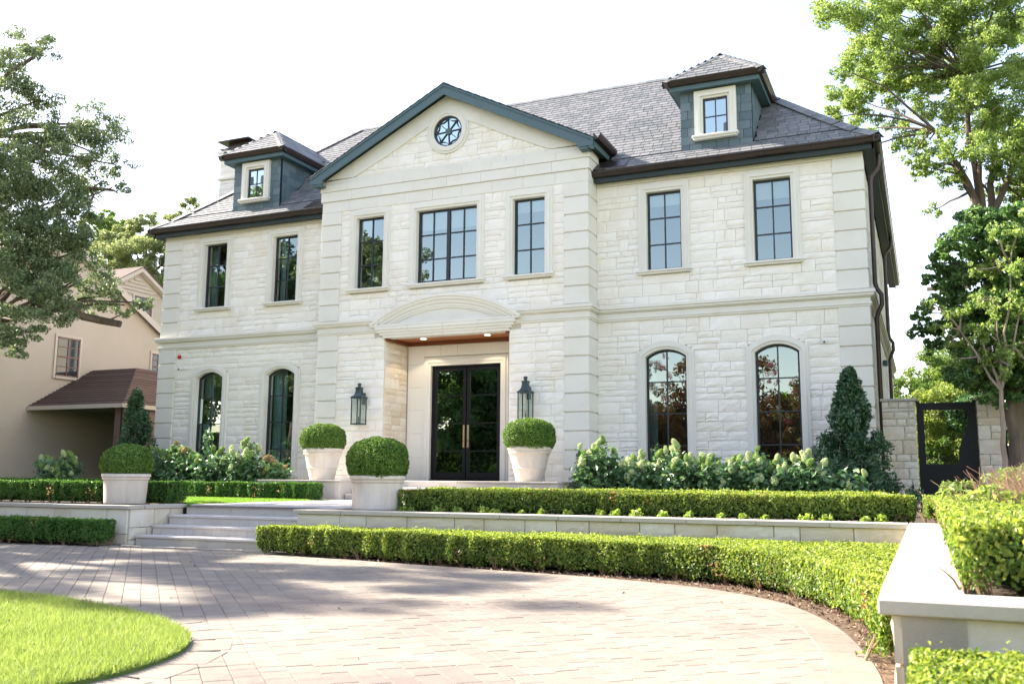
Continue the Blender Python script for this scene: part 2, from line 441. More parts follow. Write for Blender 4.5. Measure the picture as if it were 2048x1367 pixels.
# ---- foliage
def leaf_quads(P, L, Wd, N=None, up=0., flat=.0, r=rng):
    """diamond leaves centred on P, length L, width Wd; N: preferred outward normal (n,3)"""
    n = len(P); t = r.normal(size=(n, 3))
    if N is not None:
        nn = N + r.normal(size=(n, 3)) * .55
        nn /= np.linalg.norm(nn, axis=1)[:, None]
        t = t - nn * (t * nn).sum(1)[:, None]
    t[:, 2] += up
    t /= np.linalg.norm(t, axis=1)[:, None]
    if N is None: nn = r.normal(size=(n, 3))
    b = np.cross(nn, t); b /= np.linalg.norm(b, axis=1)[:, None] + 1e-9
    s = r.uniform(.7, 1.3, n)[:, None]
    if np.ndim(L): L = L[:, None]
    T = t * L * s / 2; Bv = b * Wd * s / 2
    c = P + (np.cross(t, b) * Wd * .25)
    V = np.stack([P - T, c + Bv, P + T, c - Bv], 1).reshape(-1, 3)
    F = np.arange(4 * n).reshape(-1, 4)
    return V, F

def leaves_obj(name, P, L, Wd, m, parent=None, N=None, up=0.):
    V, F = leaf_quads(P, L, Wd, N, up)
    return link(name, mesh_np(name, V, F), m, parent)

def nz3(P, s, seed=0.):
    return (np.sin(P[:, 0] * s + seed) * np.cos(P[:, 1] * s * 1.3 + seed * 2 + 1) + np.sin(P[:, 2] * s * 1.1 + P[:, 0] * s * .6 + seed) +
            .6 * np.sin(P[:, 0] * s * 2.3 + P[:, 1] * s * 1.9 + seed * 3)) / 2.6

def inpoly(X, Y, poly):
    c = np.zeros(len(X), bool); n = len(poly)
    for i in range(n):
        x1, y1 = poly[i]; x2, y2 = poly[(i + 1) % n]
        k = ((y1 > Y) != (y2 > Y)) & (X < (x2 - x1) * (Y - y1) / ((y2 - y1) if y2 != y1 else 1e-9) + x1)
        c ^= k
    return c

def hedge(label, poly, z0, z1, n, leaf, m, group, stems=True, dens=None, seed=0., gap=.10, plant=.42):
    """clipped hedge on a counter-clockwise footprint"""
    poly = [tuple(p) for p in poly]; c = np.mean(np.array(poly), 0)
    t = thing('hedge', (c[0], c[1], z0), label, 'hedge', group)
    xs = [p[0] for p in poly]; ys = [p[1] for p in poly]
    seg = [(poly[i], poly[(i + 1) % len(poly)]) for i in range(len(poly))]
    ln = [math.dist(a, b) for a, b in seg]; per = sum(ln)
    bb = (max(xs) - min(xs)) * (max(ys) - min(ys)); X = rng.uniform(min(xs), max(xs), 4000); Y = rng.uniform(min(ys), max(ys), 4000)
    area = bb * inpoly(X, Y, poly).mean(); side = per * (z1 - z0)
    nt_ = int(n * area / (area + side)); ns_ = n - nt_
    # top
    X = rng.uniform(min(xs), max(xs), int(nt_ * bb / area * 1.2) + 10); Y = rng.uniform(min(ys), max(ys), len(X))
    k = inpoly(X, Y, poly); X = X[k][:nt_]; Y = Y[k][:nt_]
    P1 = np.stack([X, Y, np.zeros(len(X))], 1)
    P1[:, 2] = z1 + .02 * nz3(P1, 5, seed) + .016 * nz3(P1, 17, seed) - np.abs(rng.normal(0, .024, len(X))) + (rng.random(len(X)) < .02) * rng.random(len(X)) * .05
    N1 = np.tile((0, 0, 1.), (len(X), 1))
    # sides
    which = rng.choice(len(seg), ns_, p=np.array(ln) / per); u = rng.random(ns_); zz = z0 + .02 + (z1 - z0 - .02) * rng.random(ns_) ** .82
    A = np.array([s[0] for s in seg])[which]; Bq = np.array([s[1] for s in seg])[which]
    D = (Bq - A) / np.array(ln)[which][:, None]; NN = np.stack([D[:, 1], -D[:, 0]], 1)
    XY = A + (Bq - A) * u[:, None]
    al = XY[:, 0] * 2 * math.pi / plant + XY[:, 1] * 2 * math.pi / plant
    rel = (zz - z0) / (z1 - z0)
    outw = .022 * np.sin(al + 1.7 * np.sin(al * .37 + seed)) + .012 * np.sin(al * .43 + seed) + .02 * nz3(np.stack([XY[:, 0], XY[:, 1], zz], 1), 13, seed) - np.abs(rng.normal(0, .03, ns_))
    outw -= np.where(rel < .45, (.45 - rel) ** 2 * .55 * (1 + .8 * np.sin(al + 1.2)), 0)         # tucks in towards the stems
    outw -= np.where(rel > .9, (rel - .9) * .25, 0)
    P2 = np.stack([XY[:, 0] + NN[:, 0] * outw, XY[:, 1] + NN[:, 1] * outw, zz], 1)
    keep = rng.random(ns_) < np.clip((rel - .02 + .10 * np.sin(al + 1.2)) / .22, .06, 1)
    P2 = P2[keep]; N2 = np.stack([NN[:, 0], NN[:, 1], np.full(ns_, .35)], 1)[keep]
    P = np.vstack([P1, P2]); N = np.vstack([N1, N2])
    if m is BOX_L:                   # pale new shoots on sunlit hedges; sun on the top put into their colour
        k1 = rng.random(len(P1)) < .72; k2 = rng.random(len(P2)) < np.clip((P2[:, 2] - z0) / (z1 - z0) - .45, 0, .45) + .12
        leaves_obj('sunlit_new_growth', np.vstack([P1[k1], P2[k2]]), leaf, leaf * .6, NEWG_SUN, t, np.vstack([N1[k1], N2[k2]]), up=.5)
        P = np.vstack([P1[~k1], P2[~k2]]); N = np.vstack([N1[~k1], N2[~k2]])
    leaves_obj('foliage', P, leaf, leaf * .62, m, t, N, up=.5)
    if stems and leaf < .1:
        kk = max(3, int(per / 1.6)); cc = P2[rng.integers(len(P2), size=kk)]
        Pd = np.vstack([c_ + rng.normal(size=(45, 3)) * np.array([.05, .05, .07]) for c_ in cc]); Pd[:, 2] = np.clip(Pd[:, 2], z0 + .05, z1)
        leaves_obj('dry_leaves', Pd, leaf, leaf * .55, DRY, t, None, up=.5)
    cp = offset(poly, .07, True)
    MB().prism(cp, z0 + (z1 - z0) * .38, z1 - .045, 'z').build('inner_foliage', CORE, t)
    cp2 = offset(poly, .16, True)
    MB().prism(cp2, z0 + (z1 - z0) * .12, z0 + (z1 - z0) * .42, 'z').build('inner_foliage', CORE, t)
    if stems:
        s = MB()
        for (a, b), L_, in zip(seg, ln):
            a = np.array(a); d = (np.array(b) - a) / L_; nn = np.array([d[1], -d[0]])
            for q in np.arange(.1, L_, plant):
                p = a + d * min(L_, q + rng.uniform(-.12, .12)) - nn * rng.uniform(.08, .16)
                for _ in range(4):
                    tip = p + nn * rng.uniform(.0, .13) + d * rng.uniform(-.16, .16); md = (p * .55 + tip * .45)
                    s.tube([(p[0], p[1], z0 - .03), (md[0], md[1], z0 + .07), (tip[0], tip[1], z0 + (z1 - z0) * rng.uniform(.35, .55))], [.010, .006, .002], 4, False)
        tag(s.build('stems', TWIG, t), kind='stuff')
    return t

def px(u, v, **k):
    """the point where a sight line of the photograph meets a given vertical plane"""
    d = Fv + Rv * ((u - 1024) / FPX) - Uv * ((v - 683.5) / FPX)
    (a, c), = k.items(); i = 'xyz'.index(a); s = (c - (CX, CY, CZ)[i]) / d[i]
    return Vector((CX, CY, CZ)) + d * s

def clump_points(c, r, n, flat=.75, hollow=.35):
    p = rng.normal(size=(n, 3)); p /= np.linalg.norm(p, axis=1)[:, None]
    rad = (hollow + (1 - hollow) * rng.random(n) ** .45)
    p = p * rad[:, None] * np.array([r, r, r * flat])
    p *= (1 + .22 * nz3(p / r, 3.5, c[0] * 3 + c[2]))[:, None]
    return p + np.array(c)

def sub_clumps(c, r, k, f=.42):
    """spread k small tufts through a clump"""
    p = rng.normal(size=(k, 3)); p /= np.linalg.norm(p, axis=1)[:, None]
    p *= (rng.random(k) ** .4)[:, None] * r * np.array([1, 1, .8])
    return [(np.array(c) + q, r * f * rng.uniform(.6, 1.25)) for q in p]

def crown(name, clumps, per_m2, leaf, m, parent, tufts=9, f=.36, asp=.55):
    Ps = []
    for c, r in clumps:
        for cc, rr in sub_clumps(c, r, max(3, int(tufts * rng.uniform(.8, 1.2))), f):
            Ps.append(clump_points(cc, rr, max(12, int(per_m2 * rr * rr * 4)), .7, .1))
    P = np.vstack(Ps)
    return leaves_obj(name, P, leaf, leaf * asp, m, parent, None)

def limb(mb, a, b, r0, r1, bend=.12, k=5, n=7):
    a = Vector(a); b = Vector(b); d = b - a; L = d.length; pts = []; rad = []
    o1 = Vector(rng.normal(size=3)) * L * bend * .5; o1.z = abs(o1.z)
    for i in range(k + 1):
        t = i / k; p = a + d * t + o1 * math.sin(math.pi * t) + Vector(rng.normal(size=3)) * L * .012
        pts.append(p if 0 < i < k else (a if i == 0 else b)); rad.append(r0 + (r1 - r0) * t)
    mb.tube(pts, rad, n); return pts

# ================================================================== SETTING
WY = -8.93                        # front face of the terrace wall
GZ = -1.115                       # driveway level
ground = B(-300, 300, -300, 400, -1.35, -1.17).build('ground', TURF); tag(ground, kind='structure')
ter = B(-120, 120, -7.4, 200, -1.17, -.50)
ter.box(-120, -1.78, -8.62, -7.4, -1.17, -.50); ter.box(1.78, 120, -8.62, -7.4, -1.17, -.50)
ter.box(11.10, 120, -16.68, -8.62, -1.17, -.50)
ter.build('terrace', SOIL); tag(bpy.data.objects['terrace'], kind='structure')
road = B(-200, 200, -38, -29, -1.17, -1.14).build('road', ASPH); tag(road, kind='structure')  # unseen street, added in pale concrete to bounce light onto the facade

# driveway outline, its lawn island
EDGE = [(-30, -9.75), (-12, -9.75), (-3.91, -9.70), (-1.9, -9.45), (-1.78, -8.9), (1.9, -8.9), (1.95, -9.3), (2.38, -9.55), (5.0, -10.03), (6.4, -10.24), (7.32, -10.38), (8.37, -10.74), (9.0, -11.08), (9.66, -11.76), (10.03, -12.47), (10.33, -13.27), (10.56, -14.24), (10.74, -15.29), (10.86, -17.2), (10.9, -29)]
ISL = [(-40, -15.3), (-10, -14.9), (0, -14.75), (2.61, -14.77), (3.29, -14.79), (4.18, -15.0), (5.08, -15.32), (5.74, -15.68), (6.11, -15.95), (6.41, -16.35), (6.57, -16.83), (6.61, -17.24), (6.5, -17.8), (6.1, -18.4), (5.3, -19.0), (3.5, -19.6), (0, -20.2), (-40, -20.8)]
def arc_resample(path, step):
    out = []; 
    for a, b in zip(path, path[1:]):
        k = max(1, int(math.dist(a, b) / step)); out += [(a[0] + (b[0] - a[0]) * i / k, a[1] + (b[1] - a[1]) * i / k) for i in range(k)]
    out.append(path[-1]); return out
def smooth2(path, it=2):
    for _ in range(it):
        q = [path[0]]
        for a, b in zip(path, path[1:]):
            q += [(a[0] * .75 + b[0] * .25, a[1] * .75 + b[1] * .25), (a[0] * .25 + b[0] * .75, a[1] * .25 + b[1] * .75)]
        q.append(path[-1]); path = q
    return path
EDGE_R = smooth2(EDGE[6:], 2); ISL_S = smooth2(ISL, 2)
EDGE_S = EDGE[:6] + EDGE_R
drive_poly = EDGE_S + [(-30, -29)]
drv = MB().prism(drive_poly, -1.168, GZ - .010, 'z').build('driveway', PAVJ); tag(drv, kind='structure')
isl = MB().prism(ISL_S, GZ - .03, GZ + .025, 'z').build('lawn', TURF); tag(isl, kind='structure')
tl = MB().prism([(-30, -6.2), (-2.6, -6.2), (-1.62, -7.7), (-1.62, -3.2), (-30, -3.2)], -.5, -.465, 'z').build('lawn', TURF); tag(tl, kind='structure')

yl = B(13.45, 90, -16.2, 60, -.5, -.48).build('side_lawn', TURF); tag(yl, kind='structure')
yl = B(-120, -10.6, -2.2, 60, -.5, -.48).build('side_lawn', TURF); tag(yl, kind='structure')
# pavers laid on the diagonal in running bond
items = []; pw, pl_ = .17, .22; s2 = math.sqrt(.5)
U = np.array([s2, -s2]); Vv = np.array([s2, s2])
lim_isl = ISL_S; bw = .30
for i in range(-180, 150):
    p0 = i * pw; j = -130; x = -40 + (i % 2) * pl_ * .5 + random.uniform(-.04, .04)
    while x < 45:
        L_ = pl_ * random.choice((.7, 1, 1, 1.35))
        cpt = U * (x + L_ / 2) + Vv * (p0 + pw / 2) + np.array([0, 0])
        X, Y = cpt
        if -9.5 < X < 11.2 and -20.5 < Y < -8.8:
            items.append((x, p0, L_, X, Y))
        x += L_
XA = np.array([q[3] for q in items]); YA = np.array([q[4] for q in items])
def dist_path(X, Y, path):
    d = np.full(len(X), 1e9)
    for a, b in zip(path, path[1:]):
        ax, ay = a; bx, by = b; L2 = (bx - ax) ** 2 + (by - ay) ** 2 + 1e-12
        t = np.clip(((X - ax) * (bx - ax) + (Y - ay) * (by - ay)) / L2, 0, 1)
        d = np.minimum(d, np.hypot(X - ax - t * (bx - ax), Y - ay - t * (by - ay)))
    return d
ok = inpoly(XA, YA, drive_poly) & ~inpoly(XA, YA, ISL_S)
de = dist_path(XA, YA, EDGE_R); di = dist_path(XA, YA, ISL_S); ds = dist_path(XA, YA, EDGE[:6])
ok &= (de > .17) & (di > .16) & (ds > .06)
rotU = [[s2, s2, 0], [-s2, s2, 0], [0, 0, 1]]
its = []
for k, q in enumerate(items):
    if not ok[k]: continue
    g = .004; x, p0, L_, X, Y = q
    base = U * (x + g / 2) + Vv * (p0 + g / 2)
    h = .03 + random.uniform(-.0015, .0015)
    # local x along U (0.707,-0.707), local y along V
    rot = [[U[0], Vv[0], 0], [U[1], Vv[1], 0], [0, 0, 1]]
    its.append(((base[0], base[1], GZ - .03), rot, (L_ - g, pw - g, h)))
def border(path, side, wdt=.30, step=.36):
    P = []; acc = 0
    pts = arc_resample(path, .05); i = 0; out = []
    while i < len(pts) - 8:
        a = Vector(pts[i]); b = Vector(pts[i + 7]); d = b - a
        if d.length < .1: i += 7; continue
        L_ = d.length; d.normalize(); n = Vector((-d.y, d.x)) * side
        mid = (a + b) / 2 + n * (wdt / 2)
        # unit slab local x along d, local y along n
        nn = n if side > 0 else n
        o = a
        if side > 0: rot = [[d.x, n.x, 0], [d.y, n.y, 0], [0, 0, 1]]; org = a
        else: rot = [[d.x, -n.x, 0], [d.y, -n.y, 0], [0, 0, 1]]; org = a + n * wdt
        out.append(((org.x, org.y, GZ - .03), rot, (L_ - .006, wdt, .033 + random.uniform(-.001, .001))))
        i += 7
    return out
its += [b for b in border(EDGE_R, -1)if b[0][1] > -20]
its += [b for b in border(ISL_S, -1) if -9 < b[0][0] and b[0][1] > -21] if False else [b for b in border(list(reversed(ISL_S)), -1) if -9 < b[0][0] and b[0][1] > -21]
pieces('paver', 'pavers', SLAB, its, PAVER, drv, 290)

# mulch bed between the driveway and the hedge, with chips
bed = [(1.9, -8.9)] + EDGE_R[:-1] + [(10.86, -16.6), (10.80, -8.9)]
bd = MB().prism(bed, -1.16, GZ - .004, 'z').build('mulch_bed', MULCH); tag(bd, kind='structure')
n = 26000; X = rng.uniform(1.9, 10.9, n); Y = rng.uniform(-17, -9, n)
k = inpoly(X, Y, bed) & (dist_path(X, Y, EDGE_R) < 1.3); P = np.stack([X, Y, np.full(n, GZ + .004) + rng.random(n) * .012], 1)[k]
ch = leaves_obj('mulch_chips', P, .045, .016, CHIP, None, np.tile((0, 0, 1.), (k.sum(), 1))); tag(ch, 'shredded brown mulch along the curved driveway edge', 'mulch', kind='stuff')
bl = MB().prism([(-30, -9.70), (-12, -9.70), (-3.91, -9.66), (-1.9, -9.40), (-1.8, -8.9), (-30, -8.9)], -1.16, GZ - .004, 'z').build('soil_bed', SOIL); tag(bl, kind='structure')

# grass blades
def grass(name, X, Y, z, h, wd, m, label, lean=.45):
    n = len(X); a = rng.uniform(0, 2 * math.pi, n); hh = h * rng.uniform(.55, 1.35, n)
    P = np.stack([X, Y, np.full(n, z) if np.ndim(z) == 0 else z], 1); dx = np.stack([np.cos(a), np.sin(a), np.zeros(n)], 1) * wd / 2
    ln = rng.normal(size=(n, 3)) * lean * hh[:, None]; ln[:, 2] = hh
    V = np.stack([P - dx, P + dx, P + ln], 1).reshape(-1, 3)
    o = link(name, mesh_np(name, V, np.arange(3 * n).reshape(-1, 3)), m); tag(o, label, 'grass', kind='stuff'); return o
n = 330000; X = 6.7 - 6.7 * rng.random(n) ** 1.25; Y = rng.uniform(-19.9, -14.7, n); k = inpoly(X, Y, ISL_S)
grass('grass', X[k], Y[k], GZ + .02, .055, .0055, GRASS, 'bright yellow-green grass of the rounded lawn island in the driveway')
n = 90000; X = rng.uniform(-9, -1.55, n); Y = rng.uniform(-6.3, -3.15, n)
k = inpoly(X, Y, [(-9.5, -6.2), (-2.6, -6.2), (-1.62, -7.6), (-1.62, -3.2), (-9.5, -3.2)])
n2 = 16000; X2 = rng.uniform(-2.6, -1.62, n2); Y2 = rng.uniform(-7.7, -6.2, n2); k2 = (Y2 > -6.2 - (X2 + 2.6) * 1.5)
grass('grass', np.r_[X[k], X2[k2]], np.r_[Y[k], Y2[k2]], -.468, .05, .008, GRASS2, 'shaded green grass on the upper terrace left of the walkway')

n = 70; X = rng.uniform(-3, 10.5, n); Y = rng.uniform(-18.5, -9.6, n); k = inpoly(X, Y, drive_poly)
P = np.stack([X, Y, np.where(inpoly(X, Y, ISL_S), GZ + .075, GZ + .008)], 1)[k]
fl = leaves_obj('fallen_leaves', P, .036, .02, CHIP, None, np.tile((0, 0, 1.), (k.sum(), 1))); tag(fl, 'few dry brown leaves scattered on the driveway and lawn island', 'fallen leaves', kind='stuff')

# walkway between the front steps and the porch steps
wk = B(-1.60, 1.75, -7.62, -2.62, -.5, -.468).build('walkway', PAVJ); tag(wk, kind='structure')
it = []
y = -7.60; r_ = 0
while y < -2.75:
    x = -1.6; 
    while x < 1.74:
        wdt = min(random.choice((.45, .6, .75)), 1.75 - x)
        if 1.75 - x - wdt < .2: wdt = 1.75 - x
        it.append(((x + .003, y + .003, -.49), None, (wdt - .006, .439, .0395))); x += wdt
    y += .445
pieces('paving_stone', 'paving_stones', SLAB1, it, STEPT, wk, 60)

# ================================================================== TERRACE WALLS
def retaining(label, runs, caps, group):
    """runs: (axis, fixed, a0, a1, z0, z1, outward sign)"""
    t = thing('retaining_wall', runs[0][7], label, 'retaining wall', group)
    core = MB(); items = []
    for ax, fix, a0, a1, z0, z1, sgn, _ in runs:
        if ax == 'x':  core.box(a0, a1, fix + .045, fix + .30, z0, z1)
        else:
            if sgn > 0: core.box(fix - .30, fix - .045, a0, a1, z0, z1)
            else: core.box(fix + .045, fix + .30, a0, a1, z0, z1)
        for (x, z, wd, h) in ashlar(a0, a1, z0, z1, lambda a, b: False, .08, .10, (4, 11), (2, 3), .012):
            if ax == 'x': items.append(((x, fix + .05, z), None, (wd, .05, h)))
            elif sgn > 0: items.append(((fix - .05, x, z), [[0, -1, 0], [1, 0, 0], [0, 0, 1]], (wd, .05, h)))
            else: items.append(((fix + .05, x + wd, z), [[0, 1, 0], [-1, 0, 0], [0, 0, 1]], (wd, .05, h)))
    core.build('core', MORTD, t)
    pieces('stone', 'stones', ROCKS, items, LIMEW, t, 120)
    for (x0, x1, y0, y1) in caps:
        L = max(x1 - x0, y1 - y0); k = max(1, round(L / .95)); alongx = (x1 - x0) >= (y1 - y0)
        for i in range(k):
            if alongx: b = B(x0 + (x1 - x0) * i / k + .003, x0 + (x1 - x0) * (i + 1) / k - .003, y0, y1, -.515, -.45)
            else: b = B(x0, x1, y0 + (y1 - y0) * i / k + .003, y0 + (y1 - y0) * (i + 1) / k - .003, -.515, -.45)
            b.build('cap_stone', CAPST, t, bevel=.006)
    return t
retaining('long low limestone retaining wall with flat cap right of the steps, turning toward the camera',
          [('x', WY, 1.80, 10.80, -1.15, -.515, -1, (6, WY, -1.15)), ('y', 10.84, -16.94, WY, -1.15, -.515, -1, None), ('x', -16.94, 10.88, 15.5, -1.15, -.515, -1, None), ('y', 1.80, WY + .05, -7.6, -1.15, -.515, -1, None)],
          [(1.74, 10.785, -8.96, -8.60), (10.79, 11.15, -16.60, -8.60), (10.79, 15.5, -16.97, -16.61), (1.74, 2.08, -8.59, -7.5)], 'limestone retaining walls')
retaining('low limestone retaining wall with flat cap left of the front steps',
          [('x', WY, -16, -1.80, -1.15, -.515, -1, (-6, WY, -1.15)), ('y', -1.76, WY + .05, -7.6, -1.15, -.515, 1, None)],
          [(-16, -1.73, -8.96, -8.60), (-2.08, -1.73, -8.59, -7.5)], 'limestone retaining walls')

# front steps
st = thing('front_steps', (0, -8.3, GZ), 'four broad pale limestone steps rising from the driveway between the retaining walls', 'steps')
for k, (ny, nz) in enumerate(((-8.80, -.962), (-8.42, -.800), (-8.03, -.632), (-7.60, -.464))):
    zb = (GZ - .03, -.962, -.800, -.632)[k]; yn = (-8.42, -8.03, -7.60, -7.30)[k]
    B(-1.72, 1.77, ny + .05, yn + .06, zb, nz - .045).build('step_core', MORT, st)
    x = -1.71; toggle = 0
    while x < 1.76:
        wd = random.choice((.19, .22, .36, .42)); wd = min(wd, 1.76 - x)
        B(x + .002, x + wd - .002, ny + .025, ny + .05, zb, nz - .045).build('riser_tile', STEPR, st); x += wd
    x = -1.715
    for wd in (.62, .95, .8, 1.1):
        x1 = min(x + wd, 1.765); B(x + .002, x1 - .002, ny, yn + .05, nz - .042, nz).build('tread_slab', STEPT, st, bevel=.006); x = x1

# ================================================================== HOUSE
BX, WX, D, P_ = 3.86, 10.09, .63, .587
house = thing('house', (0, 4, -.5), 'large two-storey white limestone house with blue slate roof and central gable', 'house')
upW = [(5.12, 5.985), (7.66, 8.525)]; arcW = [(5.04, 6.04), (7.59, 8.58)]
ZWT, ZWB, ZBT, ZBB, ZS = 6.967, 5.02, 7.0, 5.04, 4.19
EAVE = 7.40
holes_w = []
for a, b in upW:
    for s in (1, -1): holes_w.append((min(s * a, s * b), max(s * a, s * b), ZWB, ZWT))
for a, b in arcW:
    for s in (1, -1): holes_w.append((min(s * a, s * b), max(s * a, s * b), .10, 3.11))
bayW = [(-2.74, -1.87), (-.8825, .8825), (1.87, 2.74)]
holes_b = [(a, b, ZBB, ZBT) for a, b in bayW] + [(-1.77, 1.77, -.5, 3.67)]
wl = MB()
wall_boxes(wl, -WX + .05, -BX + .02, .06, .30, -.5, EAVE, holes_w); wall_boxes(wl, BX - .02, WX - .05, .06, .30, -.5, EAVE, holes_w)
wall_boxes(wl, -BX + .05, BX - .05, -D + .06, -D + .30, -.5, 8.05, holes_b)
wl.box(-BX + .05, -BX + .3, -D + .3, .3, -.5, 8.0); wl.box(BX - .3, BX - .05, -D + .3, .3, -.5, 8.0)
wl.prism([(-BX + .05, 8.05), (BX - .05, 8.05), (0, 10.0)], -D + .06, -D + .30)
wl.box(WX - .35, WX - .05, .30, 16, -.5, EAVE); wl.box(-WX + .05, -WX + .35, .30, 9, -.5, EAVE)
wl.box(-WX + .05, 3.0, 8.7, 9, -.5, EAVE); wl.box(3.0, WX - .05, 15.7, 16, -.5, EAVE); wl.box(3, 3.3, 9, 15.7, -.5, EAVE)
wall = wl.build('wall', MORT, house)
# interior
inn = MB(); inn.box(-WX + .36, WX - .36, .31, 8.69, 3.95, 4.05)
for s in (-1, 1): inn.box(s * 4.2 - .05, s * 4.2 + .05, .31, 8.69, 0, 7.3)
inn.box(-WX + .36, WX - .36, 4.6, 4.7, 0, 3.94); inn.box(-WX + .36, WX - .36, 4.6, 4.7, 4.06, 7.3); inn.box(-WX + .36, WX - .36, .31, 8.69, 7.3, 7.38)
for x in (-6.8, 6.8): inn.box(x - .05, x + .05, .31, 4.59, 4.06, 7.3)
inn.build('interior_wall', DARKIN, house)
inn = MB().box(-WX + .36, WX - .36, .31, 8.69, -.1, 0); inn.build('interior_floor', FLOORIN, house)

# stones of the facade
def inrect(x, z, r, m=0): return r[0] - m < x < r[1] + m and r[2] - m < z < r[3] + m
def blk_w(x, z):
    for r in holes_w:
        if r[3] < 4:
            if r[0] - .14 < x < r[1] + .14 and z < 3.0: return True
            cx_ = (r[0] + r[1]) / 2
            if abs(x - cx_) < .64 and z < 3.0 + .28 * math.cos(min(1.57, abs(x - cx_) / .66 * 1.35)): return True
        elif inrect(x, z, r, .14): return True
    return 3.86 < z < 4.17
sto = []
for s in (1, -1):
    x0, x1 = (BX + .0, WX - .655) if s > 0 else (-WX + .655, -BX - .0)
    for (x, z, wd, h) in ashlar(x0, x1, -.5, 3.84, blk_w) + ashlar(x0, x1, 4.19, 7.22, blk_w):
        sto.append(((x, .06, z), None, (wd, .052, h)))
def blk_b(x, z):
    for a, b in bayW:
        if inrect(x, z, (a, b, ZBB, ZBT), .14): return True
    if abs(x) < 1.77 and z < 3.67: return True
    r2 = x * x + (z - .96) ** 2
    if abs(x) < 2.1 and 3.67 <= z < 4.8 and (z < 4.0 or r2 < 3.70 ** 2): return True
    return 3.86 < z < 4.17
xq = BX - .62
for (x, z, wd, h) in ashlar(-xq, xq, -.45, 3.84, blk_b) + ashlar(-xq, xq, 4.19, 7.27, blk_b):
    sto.append(((x, -D + .06, z), None, (wd, .052, h)))
def blk_g(x, z):
    if z > 10.02 - .50 - .502 * abs(x) + .12: return True
    return (x ** 2 + (z - 9.06) ** 2) < .5 ** 2
for (x, z, wd, h) in ashlar(-3.3, 3.3, 8.02, 9.9, blk_g, hr=(2, 5)): sto.append(((x, -D + .06, z), None, (wd, .052, h)))
# porch reveals and the right-hand side wall
por = []
for (x, z, wd, h) in ashlar(-D + .06, P_ - .02, 0, 3.60, lambda a, b: False, wr=(5, 12)):
    por.append(((-1.77 - .035, x, z), [[0, -1, 0], [1, 0, 0], [0, 0, 1]], (wd, .052, h)))
    por.append(((1.77 + .035, x + wd, z), [[0, 1, 0], [-1, 0, 0], [0, 0, 1]], (wd, .052, h)))
for (x, z, wd, h) in ashlar(.45, 15.9, -.3, 3.84, lambda a, b: False, .08, .1, (5, 14), (2, 4)) + ashlar(.45, 15.9, 4.19, 7.2, lambda a, b: False, .08, .1, (5, 14), (2, 4)):
    por.append(((WX - .06, x, z), [[0, -1, 0], [1, 0, 0], [0, 0, 1]], (wd, .05, h)))
pieces('stone', 'stones', ROCKS, sto, LIME, wall, 285)
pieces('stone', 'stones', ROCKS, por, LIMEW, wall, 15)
B(-1.82, -1.80, -D + .06, P_, 0, 3.67).build('porch_backing', MORT, house); B(1.80, 1.82, -D + .06, P_, 0, 3.67).build('porch_backing', MORT, house)

# quoins
QH = .445
def quoin_column(x0, x1, y0, y1, zs):
    for za, zb in zs:
        B(x0, x1, y0, y1, za + .036, zb).build('quoin', SMOOTH, wall, bevel=.008)
    B(x0 + (.02 if x0 < 0 or True else 0), x1 - .02, y0 + .028, y1 - .02, zs[0][0], zs[-1][1]).build('quoin_backing', MORT, wall)
lowz = [(3.83 - QH * (k + 1), 3.83 - QH * k) for k in range(9, -1, -1)]
upz = [(ZS + QH * k, ZS + QH * (k + 1)) for k in range(7)]; upz[-1] = (upz[-1][0], 7.22)
for s in (1, -1):
    a, b = sorted((s * (WX - .66), s * WX)); quoin_column(a, b, -.012, .42, lowz); quoin_column(a, b, -.012, .42, upz)
    a, b = sorted((s * (BX - .62), s * (BX + .004))); quoin_column(a, b, -D - .012, .02, lowz); quoin_column(a, b, -D - .012, .02, [*upz[:-1], (upz[-1][0], 7.24)])

# string course, frieze
def moulding(name, x0, x1, yf, yb, xr=None):
    for i, (za, zb, p) in enumerate(((4.115, 4.19, .125), (4.06, 4.115, .095), (4.035, 4.06, .065), (3.915, 4.035, .018), (3.875, 3.915, .045), (3.83, 3.875, .025))):
        yield (x0 - (p if xr in ('both', 'left') else 0), x1 + (p if xr in ('both', 'right') else 0), yf - p, yb, za, zb)
m1 = MB(); m2 = MB(); m3 = MB(); m4 = MB()
for b in moulding('', BX, WX, 0, .42, 'right'): m1.box(*b)
for b in moulding('', -WX, -BX, 0, .42, 'left'): m2.box(*b)
for b in moulding('', -BX, BX, -D, -.0, 'both'):
    m3.box(b[0], -1.95, b[2], b[3], b[4], b[5]); m4.box(1.95, b[1], b[2], b[3], b[4], b[5])
for m_ in (m1, m2, m3, m4): m_.build('string_course', SMOOTH, house, bevel=.006)
sm = MB()
for b in moulding('', 0, 0, 0, 0): sm.box(WX - .02, WX - b[2] * 1.0 if False else WX + (-b[2]), .42, 16, b[4], b[5])
sm.build('string_course', LIMEW, house)
# frieze blocks under the wing eaves
for s in (1, -1):
    x = BX + .01
    while x < WX - .01:
        x1 = min(x + random.uniform(.75, 1.0), WX - .001); 
        if WX - x1 < .3: x1 = WX - .001
        a, b = sorted((s * x, s * x1)); B(a + .002, b - .002, -.006, .05, 7.224, 7.42).build('frieze_block', SMOOTH, wall); x = x1
